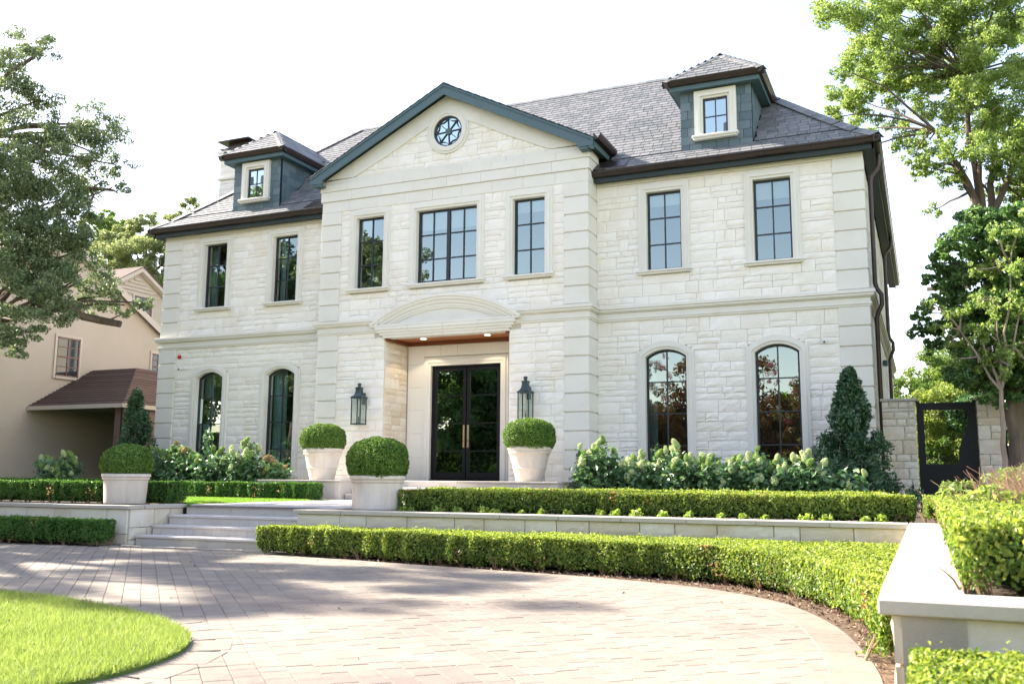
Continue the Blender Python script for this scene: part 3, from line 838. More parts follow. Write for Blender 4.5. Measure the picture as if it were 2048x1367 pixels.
# stepped cornice of the bay
for za, zb, p, k in ((7.245, 7.545, .0, 9), (7.55, 7.82, .035, 8), (7.825, 8.02, .055, 9), (8.022, 8.16, .012, 7)):
    x = -BX - p; st_ = (2 * BX + 2 * p) / k; e = 0
    for i in range(k):
        a = x + st_ * i; b = a + st_
        B(a + .0015, b - .0015, -D - .004 - p, -D + .06, za, zb).build('cornice_block', SMOOTH, wall, bevel=.005)
    for s in (-1, 1):
        a, b = sorted((s * (BX - .06), s * (BX + .002 + p))); B(a, b, -D + .062, .02, za, zb).build('cornice_block', SMOOTH, wall)
# rake stones of the gable
rk = .502
for s in (1, -1):
    for i in range(4):
        xa, xb = s * (BX - .02) * i / 4, s * (BX - .02) * (i + 1) / 4
        za, zb = 10.06 - rk * abs(xa), 10.06 - rk * abs(xb); hgt = .50
        lo1, lo2 = max(8.165, za - hgt), max(8.165, zb - hgt)
        poly = [(xa + s * .0015, za), (xb - s * .0015, zb), (xb - s * .0015, lo2), (xa + s * .0015, lo1)]
        MB().prism(poly, -D - .028, -D + .055).build('rake_stone', SMOOTH, wall)

# windows
def window_part(parent, x0, x1, z0, z1, y, cols, rows, glass, arch=0., double=False, trim=.19, sill=True, name='window', munz=None, blind=0, frame_m=BLACK, wallp=0., trim_m=SMOOTH):
    """frame in the wall plane y; arch = rise of the segmental head; the surround stands on the wall plane wallp"""
    fw = .055; cx_ = (x0 + x1) / 2; hw = (x1 - x0) / 2
    if arch:
        r = (hw * hw + arch * arch) / (2 * arch); zc = z1 - r
        head = [(cx_ + r * math.sin(t), zc + r * math.cos(t)) for t in np.linspace(math.asin(hw / r), -math.asin(hw / r), 17)]
        path = [(x1, z0)] + head + [(x0, z0)]
        def top(x): return zc + math.sqrt(max(0, r * r - (x - cx_) ** 2))
    else:
        path = [(x1, z0), (x1, z1), (x0, z1), (x0, z0)]
        def top(x): return z1
    f = MB(); f.strip(path + [], 0, fw, y, y + .07, True)
    fr = f.build(name, frame_m, parent)
    if double: B(cx_ - .045, cx_ + .045, y - .006, y + .065, z0 + fw, z1 - fw).build('mullion', frame_m, fr)
    xs = []
    spans = [(x0 + fw, cx_ - .055), (cx_ + .055, x1 - fw)] if double else [(x0 + fw, x1 - fw)]
    zz = munz or [z0 + (z1 - z0) * k / rows for k in range(1, rows)]
    zr = [z0 + fw] + list(zz) + [z1]
    for a, b in spans:
        if double: B(a, b, y + .012, y + .06, z0 + fw, z0 + fw + .03).build('sash_rail', frame_m, fr)
        xe = [a + (b - a) * k / cols for k in range(cols + 1)]
        for xm in xe[1:-1]: B(xm - .0145, xm + .0145, y + .004, y + .05, z0 + fw, top(xm) - fw + .005).build('muntin', frame_m, fr)
        for zm in zz: B(a, b, y + .007, y + .047, zm - .0145, zm + .0145).build('muntin', frame_m, fr)
        for i in range(cols):
            for j in range(rows):
                xa, xb = xe[i] + .008, xe[i + 1] - .008; za, zb = zr[j] + .008, zr[j + 1] - .008
                if j == rows - 1 and arch:
                    pts = [(xa, za), (xb, za)] + [(x, top(x) - fw + .01) for x in np.linspace(xb, xa, 8)]
                else: pts = [(xa, za), (xb, za), (xb, zb if j < rows - 1 else z1 - fw + .01), (xa, zb if j < rows - 1 else z1 - fw + .01)]
                MB().add([(p[0], y + .03, p[1]) for p in pts], [tuple(range(len(pts)))]).build('pane', glass, fr)
    # surround: three steps
    if trim:
        rev = list(path)
        for nm, (wa, wb, yy) in (('outer', (-trim, -trim * .62, wallp - .030)), ('mid', (-trim * .63, -trim * .30, wallp - .05)), ('inner', (-trim * .31, .006, wallp - .022))):
            t = MB(); pth = rev
            t.strip(pth, wa, wb, yy, y + .02 if nm == 'inner' else wallp + .06, False); t.build('surround', trim_m, fr)
        if sill:
            sp = MB(); sp.box(x0 - trim - .05, x1 + trim + .05, wallp - .115, y + .0, z0 - .055, z0 - .004); sp.box(x0 - trim - .03, x1 + trim + .03, wallp - .085, y, z0 - .10, z0 - .055)
            sp.build('sill', trim_m, fr, bevel=.012)
    return fr
Y_F = .12
for s in (1, -1):
    for a, b in upW:
        x0, x1 = sorted((s * a, s * b))
        window_part(house, x0, x1, ZWB, ZWT, Y_F, 2, 3, GLASS if s > 0 else GLASSL)
    for a, b in arcW:
        x0, x1 = sorted((s * a, s * b))
        window_part(house, x0, x1, .10, 3.11, Y_F, 2, 4, GLASS if s > 0 else GLASSL, arch=.18, munz=[.85, 1.594, 2.341], sill=True)
for i, (a, b) in enumerate(bayW):
    window_part(house, a, b, ZBB, ZBT, -D + Y_F, 2, 3, GLASS, double=(i == 1), wallp=-D, trim=.20)
# blinds and curtains behind the glass
for (a, b, yb, zt, ln) in ((1.87, 2.74, -D, ZBT, .32), (-.88, .88, -D, ZBT, .50), (5.12, 5.985, 0, ZWT, .32), (7.66, 8.525, 0, ZWT, .44)):
    B(a + .01, b - .01, yb + .235, yb + .245, zt - ln, zt + .02).build('roller_blind', BLIND, house)
def curtain(x0, x1, y, z0, z1, m):
    k = int((x1 - x0) / .02); pts = [(x0 + (x1 - x0) * i / k, y + .03 * math.sin(i * 1.15)) for i in range(k + 1)]
    V = [(p[0], p[1], z0) for p in pts] + [(p[0], p[1], z1) for p in pts]
    me = bpy.data.meshes.new('curtain'); me.from_pydata(V, [], [(i, i + 1, i + k + 2, i + k + 1) for i in range(k)]); me.shade_smooth()
    link('curtain', me, m, house)
for (x0, x1, m) in ((-8.62, -8.22, CURT), (-7.98, -7.55, CURTG), (-6.05, -5.6, CURT), (-5.38, -5.02, CURTG), (5.04, 5.22, CURT)): curtain(x0, x1, .42, .05, 3.15, m)
for (x0, x1, m) in ((-8.6, -8.35, CURT), (-6.0, -5.85, CURT)): curtain(x0, x1, .42, 4.5, 7.1, m)
B(-8.05, -7.9, 4.45, 4.5, 4.6, 6.4).build('interior_window', INWHITE, house); B(-8.2, -8.05, 1.8, 1.9, 0.2, 2.9).build('interior_post', INWHITE, house)
B(-6.3, -5.4, 4.4, 4.45, 4.1, 6.2).build('interior_door', INWHITE, house)

# round gable window
rw = MB(); R_ = .42; cz_ = 9.06
circ = lambda r, n=40, c=(0, cz_): [(c[0] + r * math.cos(2 * math.pi * k / n), c[1] + r * math.sin(2 * math.pi * k / n)) for k in range(n)]
rwf = MB().strip(circ(R_), 0, .045, -D + .0, -D + .058, True).build('round_window', BLACK, house)
for wa, wb, yy in ((-.19, -.12, -.03), (-.125, -.055, -.055), (-.06, .004, -.035)):
    MB().strip(circ(R_), wa, wb, -D + yy, -D + .058, True).build('surround', SMOOTH, rwf)
mu = MB()
for k in range(8):
    t = math.pi / 8 * (2 * k) + .06; c, s_ = math.cos(t), math.sin(t); nx, nz_ = -s_ * .010, c * .010
    mu.prism([(.08 * c + nx, cz_ + .08 * s_ + nz_), (.38 * c + nx, cz_ + .38 * s_ + nz_), (.38 * c - nx, cz_ + .38 * s_ - nz_), (.08 * c - nx, cz_ + .08 * s_ - nz_)], -D + .012, -D + .04)
    t2 = t + math.pi / 4; p0 = (.375 * c, .375 * s_); p1 = (.375 * math.cos(t2), .375 * math.sin(t2)); tm = t + math.pi / 8
    arcp = []
    for q in np.linspace(0, 1, 8):
        bx = (1 - q) ** 2 * p0[0] + 2 * q * (1 - q) * .25 * math.cos(tm) + q * q * p1[0]; bz = (1 - q) ** 2 * p0[1] + 2 * q * (1 - q) * .25 * math.sin(tm) + q * q * p1[1]
        arcp.append((bx, cz_ + bz))
    mu.strip(arcp, -.008, .008, -D + .014, -D + .038)
mu.build('muntin', BLACK, rwf)
MB().prism(circ(.085, 24), -D + .002, -D + .045).build('hub', TRIMB, rwf)
MB().prism(circ(.40), -D + .046, -D + .050).build('pane', glassmat('round_window_glass', (.3, .36, .36), .5), rwf)

# ---- porch
pd = MB().box(-1.77, 1.77, P_, P_ + .05, 0, 3.66) if False else None
dw = MB(); wall_boxes(dw, -1.80, 1.80, P_ + .03, P_ + .25, 0, 3.67, [(-1.034, 1.034, -.1, 3.05)]); dw.build('porch_wall', MORT, house)
# smooth ashlar lining round the door
lay = [0, .62, 1.24, 1.86, 2.48, 3.10, 3.60]
for i in range(6):
    for s in (-1, 1):
        a, b = sorted((s * 1.245, s * 1.735)); B(a, b, P_ - .004, P_ + .029, lay[i] + .003, lay[i + 1] - .003).build('lining_stone', SMOOTH, wall)
for i in range(5):
    a = -1.245 + 2.49 * i / 5; B(a + .003, a + 2.49 / 5 - .003, P_ - .004, P_ + .029, 3.30, 3.597).build('lining_stone', SMOOTH, wall)
door = MB().strip([(1.034, 0), (1.034, 3.05), (-1.034, 3.05), (-1.034, 0)], 0, .06, P_ + .06, P_ + .15).build('door', BLACKD, house)
for wa, wb, yy in ((-.215, -.15, -.03), (-.152, -.07, -.055), (-.072, .004, -.03)):
    MB().strip([(1.034, 0), (1.034, 3.05), (-1.034, 3.05), (-1.034, 0)], wa, wb, P_ + yy, P_ + .10).build('surround', SMOOTH, door)
B(-1.034, 1.034, P_ - .02, P_ + .2, 0, .035).build('threshold', BLACKD, door)
for s in (-1, 1):
    a, b = sorted((s * .012, s * .974))
    lf = MB().strip([(b, .045), (b, 2.98), (a, 2.98), (a, .045)], 0, .085, P_ + .075, P_ + .13, True).build('door_leaf', BLACKD, house)
    B(a + .085, b - .085, P_ + .078, P_ + .127, .13, .22).build('rail', BLACKD, lf)
    for z in (.77, 1.50, 2.235): B(a + .085, b - .085, P_ + .08, P_ + .125, z - .014, z + .014).build('muntin', BLACKD, lf)
    zz = [.22, .77, 1.50, 2.235, 2.90]
    for j in range(4):
        MB().add([(a + .08, P_ + .105, zz[j] + .01), (b - .08, P_ + .105, zz[j] + .01), (b - .08, P_ + .105, zz[j + 1] - .01), (a + .08, P_ + .105, zz[j + 1] - .01)], [(0, 1, 2, 3)]).build('pane', GLASSD, lf)
    c = s * .062
    B(c - .026, c + .026, P_ + .058, P_ + .074, .86, 1.45).build('handle_plate', BRASS, lf, bevel=.003)
    hd = MB().tube([(c, P_ + .058, 1.04), (c, P_ + .015, 1.04), (c + s * .012, P_ + .008, 1.04), (c + s * .13, P_ + .008, 1.04)], .009, 8).build('handle', BLACKD, lf)
# wood ceiling with trim and two downlights
ce = MB()
nb = 12
for i in range(nb):
    y0 = -D + .02 + (P_ + D - .04) * i / nb; B(-1.765, 1.765, y0 + .001, y0 + (P_ + D - .04) / nb - .001, 3.70, 3.72).build('ceiling_board', WOOD, house)
B(-1.77, 1.77, -D + .02, P_ + .02, 3.72, 3.75).build('ceiling', WOODD, house)
tr = MB(); tr.box(-1.765, 1.765, P_ - .09, P_ - .006, 3.60, 3.699); tr.box(-1.765, -1.68, -D + .02, P_ - .09, 3.60, 3.699); tr.box(1.68, 1.765, -D + .02, P_ - .09, 3.60, 3.699)
tr.build('ceiling_trim', WOODD, house, bevel=.008)
EM = bpy.data.materials.new('lit_lens'); EM.use_nodes = True; eb = EM.node_tree.nodes['Principled BSDF']
eb.inputs['Emission Color'].default_value = (1, .86, .66, 1); eb.inputs['Emission Strength'].default_value = 3.0
for x in (-.93, .93):
    dl = MB().lathe([(.10, 3.69), (.10, 3.699), (.08, 3.6995)], x, -.05, 24).build('downlight', WHITEP, house)
    MB().lathe([(.072, 3.684), (.072, 3.689)], x, -.05, 24).build('lens', EM, dl)
    pl2 = bpy.data.lights.new('downlight_lamp', 'SPOT'); plo = bpy.data.objects.new('downlight_lamp', pl2); col.objects.link(plo)
    pl2.energy = 9; pl2.color = (1, .78, .52); pl2.spot_size = math.radians(110); pl2.shadow_soft_size = .06; plo.location = (x, -.05, 3.66); setp(plo, house)
# arched hood over the door
hz = .96
def arc(r, z0): 
    a = math.acos((z0 - hz) / r); return [(r * math.sin(t), hz + r * math.cos(t)) for t in np.linspace(a, -a, 33)]
for (ra, rb, p, zc_) in ((3.68, 3.75, .17, 4.0), (3.61, 3.682, .14, 4.0), (3.52, 3.612, .10, 4.0), (3.44, 3.522, .07, 4.0), (3.39, 3.442, .05, 4.0)):
    pa = arc((ra + rb) / 2, zc_); MB().strip(pa, -(rb - ra) / 2, (rb - ra) / 2, -D - p, -D + .06).build('hood_arch', SMOOTH, house)
for i in range(4):
    a = -2.10 + 4.2 * i / 4; B(a + .001, a + 1.049, -D - .15, -D + .06, 3.957, 4.005).build('hood_fillet', SMOOTH, house)
ty = arc(3.40, 3.955)
for i in range(3):
    k0, k1 = (0, 12, 21, 32)[i], (0, 12, 21, 32)[i + 1]
    seg_ = ty[k0:k1 + 1]; poly = seg_ + [(seg_[-1][0], 3.95), (seg_[0][0], 3.95)] if i == 1 else (seg_ + [(seg_[-1][0], 3.95)] if i == 0 else seg_ + [(seg_[0][0], 3.95)])
    MB().prism(poly, -D - .02, -D + .06).build('hood_panel', SMOOTH, house)
for (zb, zt, hw, p) in ((3.87, 3.955, 2.0, .145), (3.80, 3.87, 1.95, .12), (3.735, 3.80, 1.88, .09), (3.665, 3.735, 1.80, .06)):
    for i in range(4):
        a = -hw + 2 * hw * i / 4; B(a + .001, a + 2 * hw / 4 - .001, -D - p, -D + .06, zb, zt).build('hood_lintel', SMOOTH, house, bevel=.005)

# porch platform, pedestals and steps
pf = thing('porch_platform', (0, -1.6, -.47), 'raised limestone porch landing with two pedestals and three short steps at the front door', 'porch')
def pedestal(x0, x1, y0, y1):
    B(x0 + .03, x1 - .03, y0 + .03, y1, -.5, -.045).build('core', MORT, pf)
    x = x0 + .02
    while x < x1 - .02:
        wd = min(random.choice((.3, .42, .5)), x1 - .02 - x)
        if x1 - .02 - x - wd < .12: wd = x1 - .02 - x
        B(x + .002, x + wd - .002, y0 + .012, y0 + .03, -.5, -.045).build('face_tile', STEPR, pf); x += wd
    for s, xa in ((-1, x0), (1, x1)):
        y = y0 + .02
        while y < y1 - .05:
            wd = min(.5, y1 - y); a, b = sorted((xa - s * .012, xa - s * .03)); B(a, b, y + .002, y + wd - .002, -.5, -.045).build('face_tile', STEPR, pf); y += wd
    k = 3
    for i in range(k): B(x0 + (x1 - x0) * i / k + .001, x0 + (x1 - x0) * (i + 1) / k - .001, y0 - .015, y1, -.043, 0).build('cap_slab', CAPST, pf, bevel=.005)
pedestal(1.50, 3.90, -2.8, -D + .045); pedestal(-3.93, -1.54, -2.8, -D + .045)
for ny, nz_, zb, yb in ((-1.95, 0, -.155, P_ + .05), (-2.28, -.155, -.31, -1.9), (-2.62, -.31, -.465, -2.2)):
    B(-1.52, 1.48, ny + .03, yb, zb - .02, nz_ - .04).build('step_core', MORT, pf)
    for i in range(7):
        a = -1.52 + 3.0 * i / 7; B(a + .002, a + 3.0 / 7 - .002, ny + .012, ny + .03, zb, nz_ - .04).build('riser_tile', STEPR, pf)
    for i in range(3):
        a = -1.52 + i * 1.0; B(a + .002, a + .998, ny - .01, min(yb, yb), nz_ - .038, nz_).build('tread_slab', STEPT, pf, bevel=.005)
B(-1.77, 1.77, -D + .05, P_ + .03, -.04, -.002).build('porch_floor', STEPT, pf)

# ---- roofs
roof = MB()
def prof(y):                       # front slope height, with the eaves kicked out a little
    s = y + .40
    return 7.50 + (.72 * s if s < .5 else .36 + .90 * (s - .5) if s < 1.4 else .36 + .81 + .935 * (s - 1.4))
RY = 4.25; RZ = prof(RY); HW = WX + .38
ys = [-.38, -.1, .1, .5, 1.0, 1.5, 2.5, 3.5, RY]
fr_v = []
V = []; F = []
for y in ys: V += [(-(WX - y), y, prof(y)), ((WX - y), y, prof(y))]
n0 = len(ys)
for i in range(n0 - 1): F.append((2 * i, 2 * i + 1, 2 * i + 3, 2 * i + 2))
b0 = len(V)
for y in ys: V += [(-(WX - y), 2 * RY - y, prof(y)), ((WX - y), 2 * RY - y, prof(y))]
for i in range(n0 - 1): F.append((b0 + 2 * i, b0 + 2 * i + 2, b0 + 2 * i + 3, b0 + 2 * i + 1))
for i in range(n0 - 1):
    F.append((2 * i, 2 * i + 2, b0 + 2 * i + 2, b0 + 2 * i)); F.append((2 * i + 1, b0 + 2 * i + 1, b0 + 2 * i + 3, 2 * i + 3))
roof.add(V, F)
# rear wing roof
yy0, yy1 = 7.0, 16.38; xx0, xx1 = 2.7, WX + .38; hwid = (xx1 - xx0) / 2
roof.add([(xx0, yy0, 7.5), (xx1, yy0, 7.5), (xx1, yy1, 7.5), (xx0, yy1, 7.5), (xx0 + hwid, yy0, 7.5 + hwid * .85), (xx0 + hwid, yy1 - hwid, 7.5 + hwid * .85)],
         [(0, 3, 5, 4), (1, 4, 5, 2), (2, 5, 3), (0, 4, 1), (0, 1, 2, 3)])
# gable roof of the bay
gz = lambda x: 10.26 - rk * abs(x); GX = 4.12; yb = 3.4
for s in (1, -1):
    roof.add([(0, -D - .30, gz(0)), (s * GX, -D - .30, gz(GX)), (s * GX, -.2, gz(GX)), (s * 3.4, 1.2, gz(3.4)), (0, yb, gz(0)), (0, -D - .30, gz(0) - .03), (s * GX, -D - .30, gz(GX) - .03), (s * GX, -.2, gz(GX) - .03), (s * 3.4, 1.2, gz(3.4) - .03), (0, yb, gz(0) - .03)],
             [(0, 1, 2, 3, 4), (5, 9, 8, 7, 6), (0, 5, 6, 1), (1, 6, 7, 2), (2, 7, 8, 3), (3, 8, 9, 4)])
roof = roof.build('roof', SLATED, house)

def slates_on(x_of_z, y0, y1, pf_, expo, wr, skip, xoff, items_, thick=.009, mirror=None):
    """courses on a slope facing -y, height pf_(y)"""
    s_ = 0; y = y0; row = 0
    while y < y1:
        dz = (pf_(y + .01) - pf_(y)) / .01; ang = math.atan(dz); c, s = math.cos(ang), math.sin(ang)
        tilt = ang - .075; ct, st2 = math.cos(tilt), math.sin(tilt)
        xl, xr = x_of_z(y)
        x = math.floor(xl / .25) * .25 - (.125 if row % 2 else 0) + random.uniform(-.02, .02)
        while x < xr:
            wd = random.uniform(*wr)
            xa = max(x, xl); xb = min(x + wd, xr)
            if xb - xa > .05 and not skip((xa + xb) / 2, y + .05):
                L_ = expo * 1.18
                rot = [[1, 0, 0], [0, ct, -st2], [0, st2, ct]]
                items_.append(((xa + .004, y, pf_(y) + .024), rot, (xb - xa - .008, L_, thick + random.uniform(.005, .008))))
            x += wd
        y += expo * c; row += 1
sl = []
DC, DHW, DY = 6.83, .855, .15
def skip_main(x, y):
    if abs(abs(x) - DC) < DHW - .03 and y > DY - .02 and pr_under(y): return True
    if abs(x) < GX and y < 2.9 and prof(y) < gz(x) + .05: return True
    return False
def pr_under(y): return y < 2.4
slates_on(lambda y: (-(WX - y) + .08, (WX - y) - .08), -.37, RY - .08, prof, .178, (.225, .275), skip_main, 0, sl)
def sc_slate(it):
    d = np.linalg.norm(np.array(it[0]) - CAMP); return (10 if it[0][0] > 3.9 and it[0][1] < 2.6 else 1) / d
pieces('slate', 'slates', SLAB1, sl, SLATE, roof, 170, sc_slate)
# ridge and hip cap slates
cap = []
def capline(a, b, hwid, step, up, pitch):
    a = Vector(a); b = Vector(b); d = (b - a); L = d.length; d.normalize(); k = int(L / step)
    side = d.cross(Vector((0, 0, 1))).normalized(); nn = side.cross(d)
    for i in range(k):
        for s in (1, -1):
            o = a + d * (step * i) + nn * up
            # slab local x along d, local y down one side
            dn = (side * s * math.cos(pitch) - nn * math.sin(pitch)).normalized(); n3 = d.cross(dn)
            if n3.z < 0:
                o = o + dn * hwid; dn = -dn; n3 = -n3
            rot = [[d.x, dn.x, n3.x], [d.y, dn.y, n3.y], [d.z, dn.z, n3.z]]
            o = o + n3 * (.004 * (i % 2) if False else 0)
            tl_ = Matrix.Rotation(0.03, 3, dn) @ Matrix(rot)
            cap.append((tuple(o), [list(r) for r in tl_], (step * 1.1, hwid, .012)))
hz_ = lambda y: prof(y)
for s in (1, -1):
    pts = [(s * (WX - y), y, prof(y)) for y in (-.34, .1, .5, 1.0, 2.0, 3.0, RY)]
    for a, b in zip(pts, pts[1:]): capline(a, b, .23, .20, .062, .48)
capline((-(WX - RY), RY, RZ), ((WX - RY), RY, RZ), .20, .26, .035, .72)
capline((0, -D - .29, gz(0)), (0, 3.2, gz(0)), .18, .26, .03, .45)
pieces('hip_slate', 'cap_slates', SLAB1, cap, SLATE, roof, 110)
# slates along the gable verge
ver = []
for s in (1, -1):
    for i in range(18):
        x = GX * i / 18; o = Vector((s * x, -D - .335, gz(x) + .012)); d = Vector((s * 1, 0, -rk)).normalized()
        t = Vector((0, 1, 0)); n3 = d.cross(t); 
        if n3.z < 0: n3 = -n3; rot = [[t.x, d.x, n3.x], [t.y, d.y, n3.y], [t.z, d.z, n3.z]]; sz = (.5, .27, .014)
        else: rot = [[d.x, t.x, n3.x], [d.y, t.y, n3.y], [d.z, t.z, n3.z]]; sz = (.27, .5, .014)
        tl_ = Matrix.Rotation(.05 * (-s if False else 1) * (1 if s > 0 else -1), 3, 'Y') @ Matrix(rot)
        ver.append((tuple(o), [list(r) for r in tl_], sz))
pieces('verge_slate', 'verge_slates', SLAB1, ver, SLATE, roof, 40)

# gable fascia, bed mould, returns
for s in (1, -1):
    x0_, x1_ = 0, GX - .02
    poly = [(0, gz(0) - .02), (s * x1_, gz(x1_) - .02), (s * x1_, gz(x1_) - .30), (s * 3.72, gz(3.72) - .26) if False else (s * 3.70, gz(3.70) - .30), (0, gz(0) - .30)]
    fa = MB().prism(poly, -D - .30, -D - .262).build('rake_board', TRIMB, house)
    poly = [(0, gz(0) - .02), (s * x1_, gz(x1_) - .02), (s * x1_, gz(x1_) - .075), (0, gz(0) - .075)]
    MB().prism(poly, -D - .325, -D - .298).build('rake_moulding', TRIMB, house)
    poly = [(0, gz(0) - .10), (s * (x1_ - .02), gz(x1_) - .10), (s * (x1_ - .02), gz(x1_) - .13), (0, gz(0) - .13)]
    MB().prism(poly, -D - .26, -D - .0).build('soffit', TRIMB, house)
    a, b = sorted((s * 3.70, s * x1_)); B(a, b, -D - .318, -D - .255, 8.00, gz(3.70) - .30 + .02).build('eave_return', TRIMB, house)
    a, b = sorted((s * 3.74, s * (x1_ - .14))); B(a, b, -D - .30, -D - .0, 7.94, 8.0).build('eave_return', TRIMB, house)
    a, b = sorted((s * (x1_ - .03), s * x1_)); B(a, b, -D - .26, .5, 8.0, gz(x1_) - .03).build('fascia', TRIMB, house)
    a, b = sorted((s * (BX - .02), s * (x1_ - .03))); B(a, b, -D - .0, .5, 8.08, 8.11).build('soffit', TRIMB, house)
    # half round side gutter
    gp = [(s * (GX + .16), 8.30), (s * (GX + .155), 8.24), (s * (GX + .10), 8.16), (s * (GX + .02), 8.14), (s * (GX - .02), 8.17), (s * (GX - .02), 8.30), (s * (GX - .005), 8.30), (s * (GX + .0), 8.185), (s * (GX + .09), 8.175), (s * (GX + .145), 8.25), (s * (GX + .15), 8.30)]
    MB().prism(gp, -D - .30, .45, 'y').build('gutter', BRONZE, house)

# wing gutters and fascias (front and right side)
def gutter_prof(o, z): return [(o, z), (o, z - .025), (o + .02, z - .05), (o + .045, z - .115), (o + .10, z - .135), (o + .16, z - .135), (o + .16, z - .02), (o + .13, z - .02), (o + .13, z - .11), (o + .075, z - .11), (o + .03, z - .03), (o + .03, z)]
def front_gutter(x0, x1, y, z):
    return MB().prism(gutter_prof(y, z), x0, x1, 'x').build('gutter', BRONZE, house)
O = .40
for s in (1, -1):
    a, b = sorted((s * (BX - .05 if False else BX + .0), s * (WX + O))); front_gutter(a, b, -O, 7.53)
    a, b = sorted((s * (BX + .005), s * (WX + O - .16))); B(a, b, -.24, -.20, 7.29, 7.42).build('fascia', TRIM_SHADE, house)
    a, b = sorted((s * (BX + .005), s * (WX + O - .18))); B(a, b, -.2, -.0, 7.32, 7.35).build('soffit', TRIM_SHADE, house)
    gp = [(s * (WX + O - q), z) for q, z in [(p[0], p[1]) for p in gutter_prof(0, 7.53)]]
    MB().prism(gp, -O + .003, 16.3 if s > 0 else 8.9, 'y').build('gutter', BRONZE, house)
    a, b = sorted((s * (WX + O - .20), s * (WX + O - .16))); B(a, b, -.24, 16.2 if s > 0 else 8.7, 7.29, 7.42).build('fascia', TRIM_SHADE, house)
    a, b = sorted((s * (WX + .0), s * (WX + O - .2))); B(a, b, -.0, 16.2 if s > 0 else 8.7, 7.32, 7.35).build('soffit', TRIM_SHADE, house)
for x in [BX + .6 + i * 1.15 for i in range(5)]:
    for q in (x, -x - .03): MB().prism([(a - .006 if a < -O + .05 else a, b) for a, b in gutter_prof(-O, 7.53)[:6]] + [(-O + .16, 7.5)], q, q + .03, 'x').build('gutter_band', BRONZE, house)
for i in range(26):
    y = .2 + i * .6; MB().prism([(WX + O - q + .006 if q < .05 else WX + O - q, z) for q, z in gutter_prof(0, 7.535)[:6]] + [(WX + O - .16, 7.5)], y, y + .03, 'y').build('gutter_band', BRONZE, house)
# lead flashings in the valleys
for s in (1, -1):
    a, b = sorted((s * (BX + .03), s * (BX + .85))); MB().prism([(-.36, 7.56), (.1, 7.89), (.1, 7.91), (-.36, 7.60)], a, b, 'x').build('flashing', BRONZE if s < 0 else BRONZE, house)

# downspouts on the right side
def spout(y):
    X = WX + .10
    MB().tube([(WX + .30, y, 7.42), (WX + .30, y, 7.25), (WX + .28, y, 7.12), (X + .02, y, 6.92), (X, y, 6.8), (X, y, 4.45), (X + .03, y, 4.32), (X + .12, y, 4.18), (X + .12, y, 3.95), (X + .04, y, 3.78), (X, y, 3.65), (X, y, -.35), (X + .1, y - .02, -.45)], .052, 10).build('downspout', BRONZE, house, smooth=True)
spout(.62); spout(8.6)
B(WX + .0, WX + .12, 5.9, 6.2, 3.2, 3.34).build('wall_light', COPPER, house)

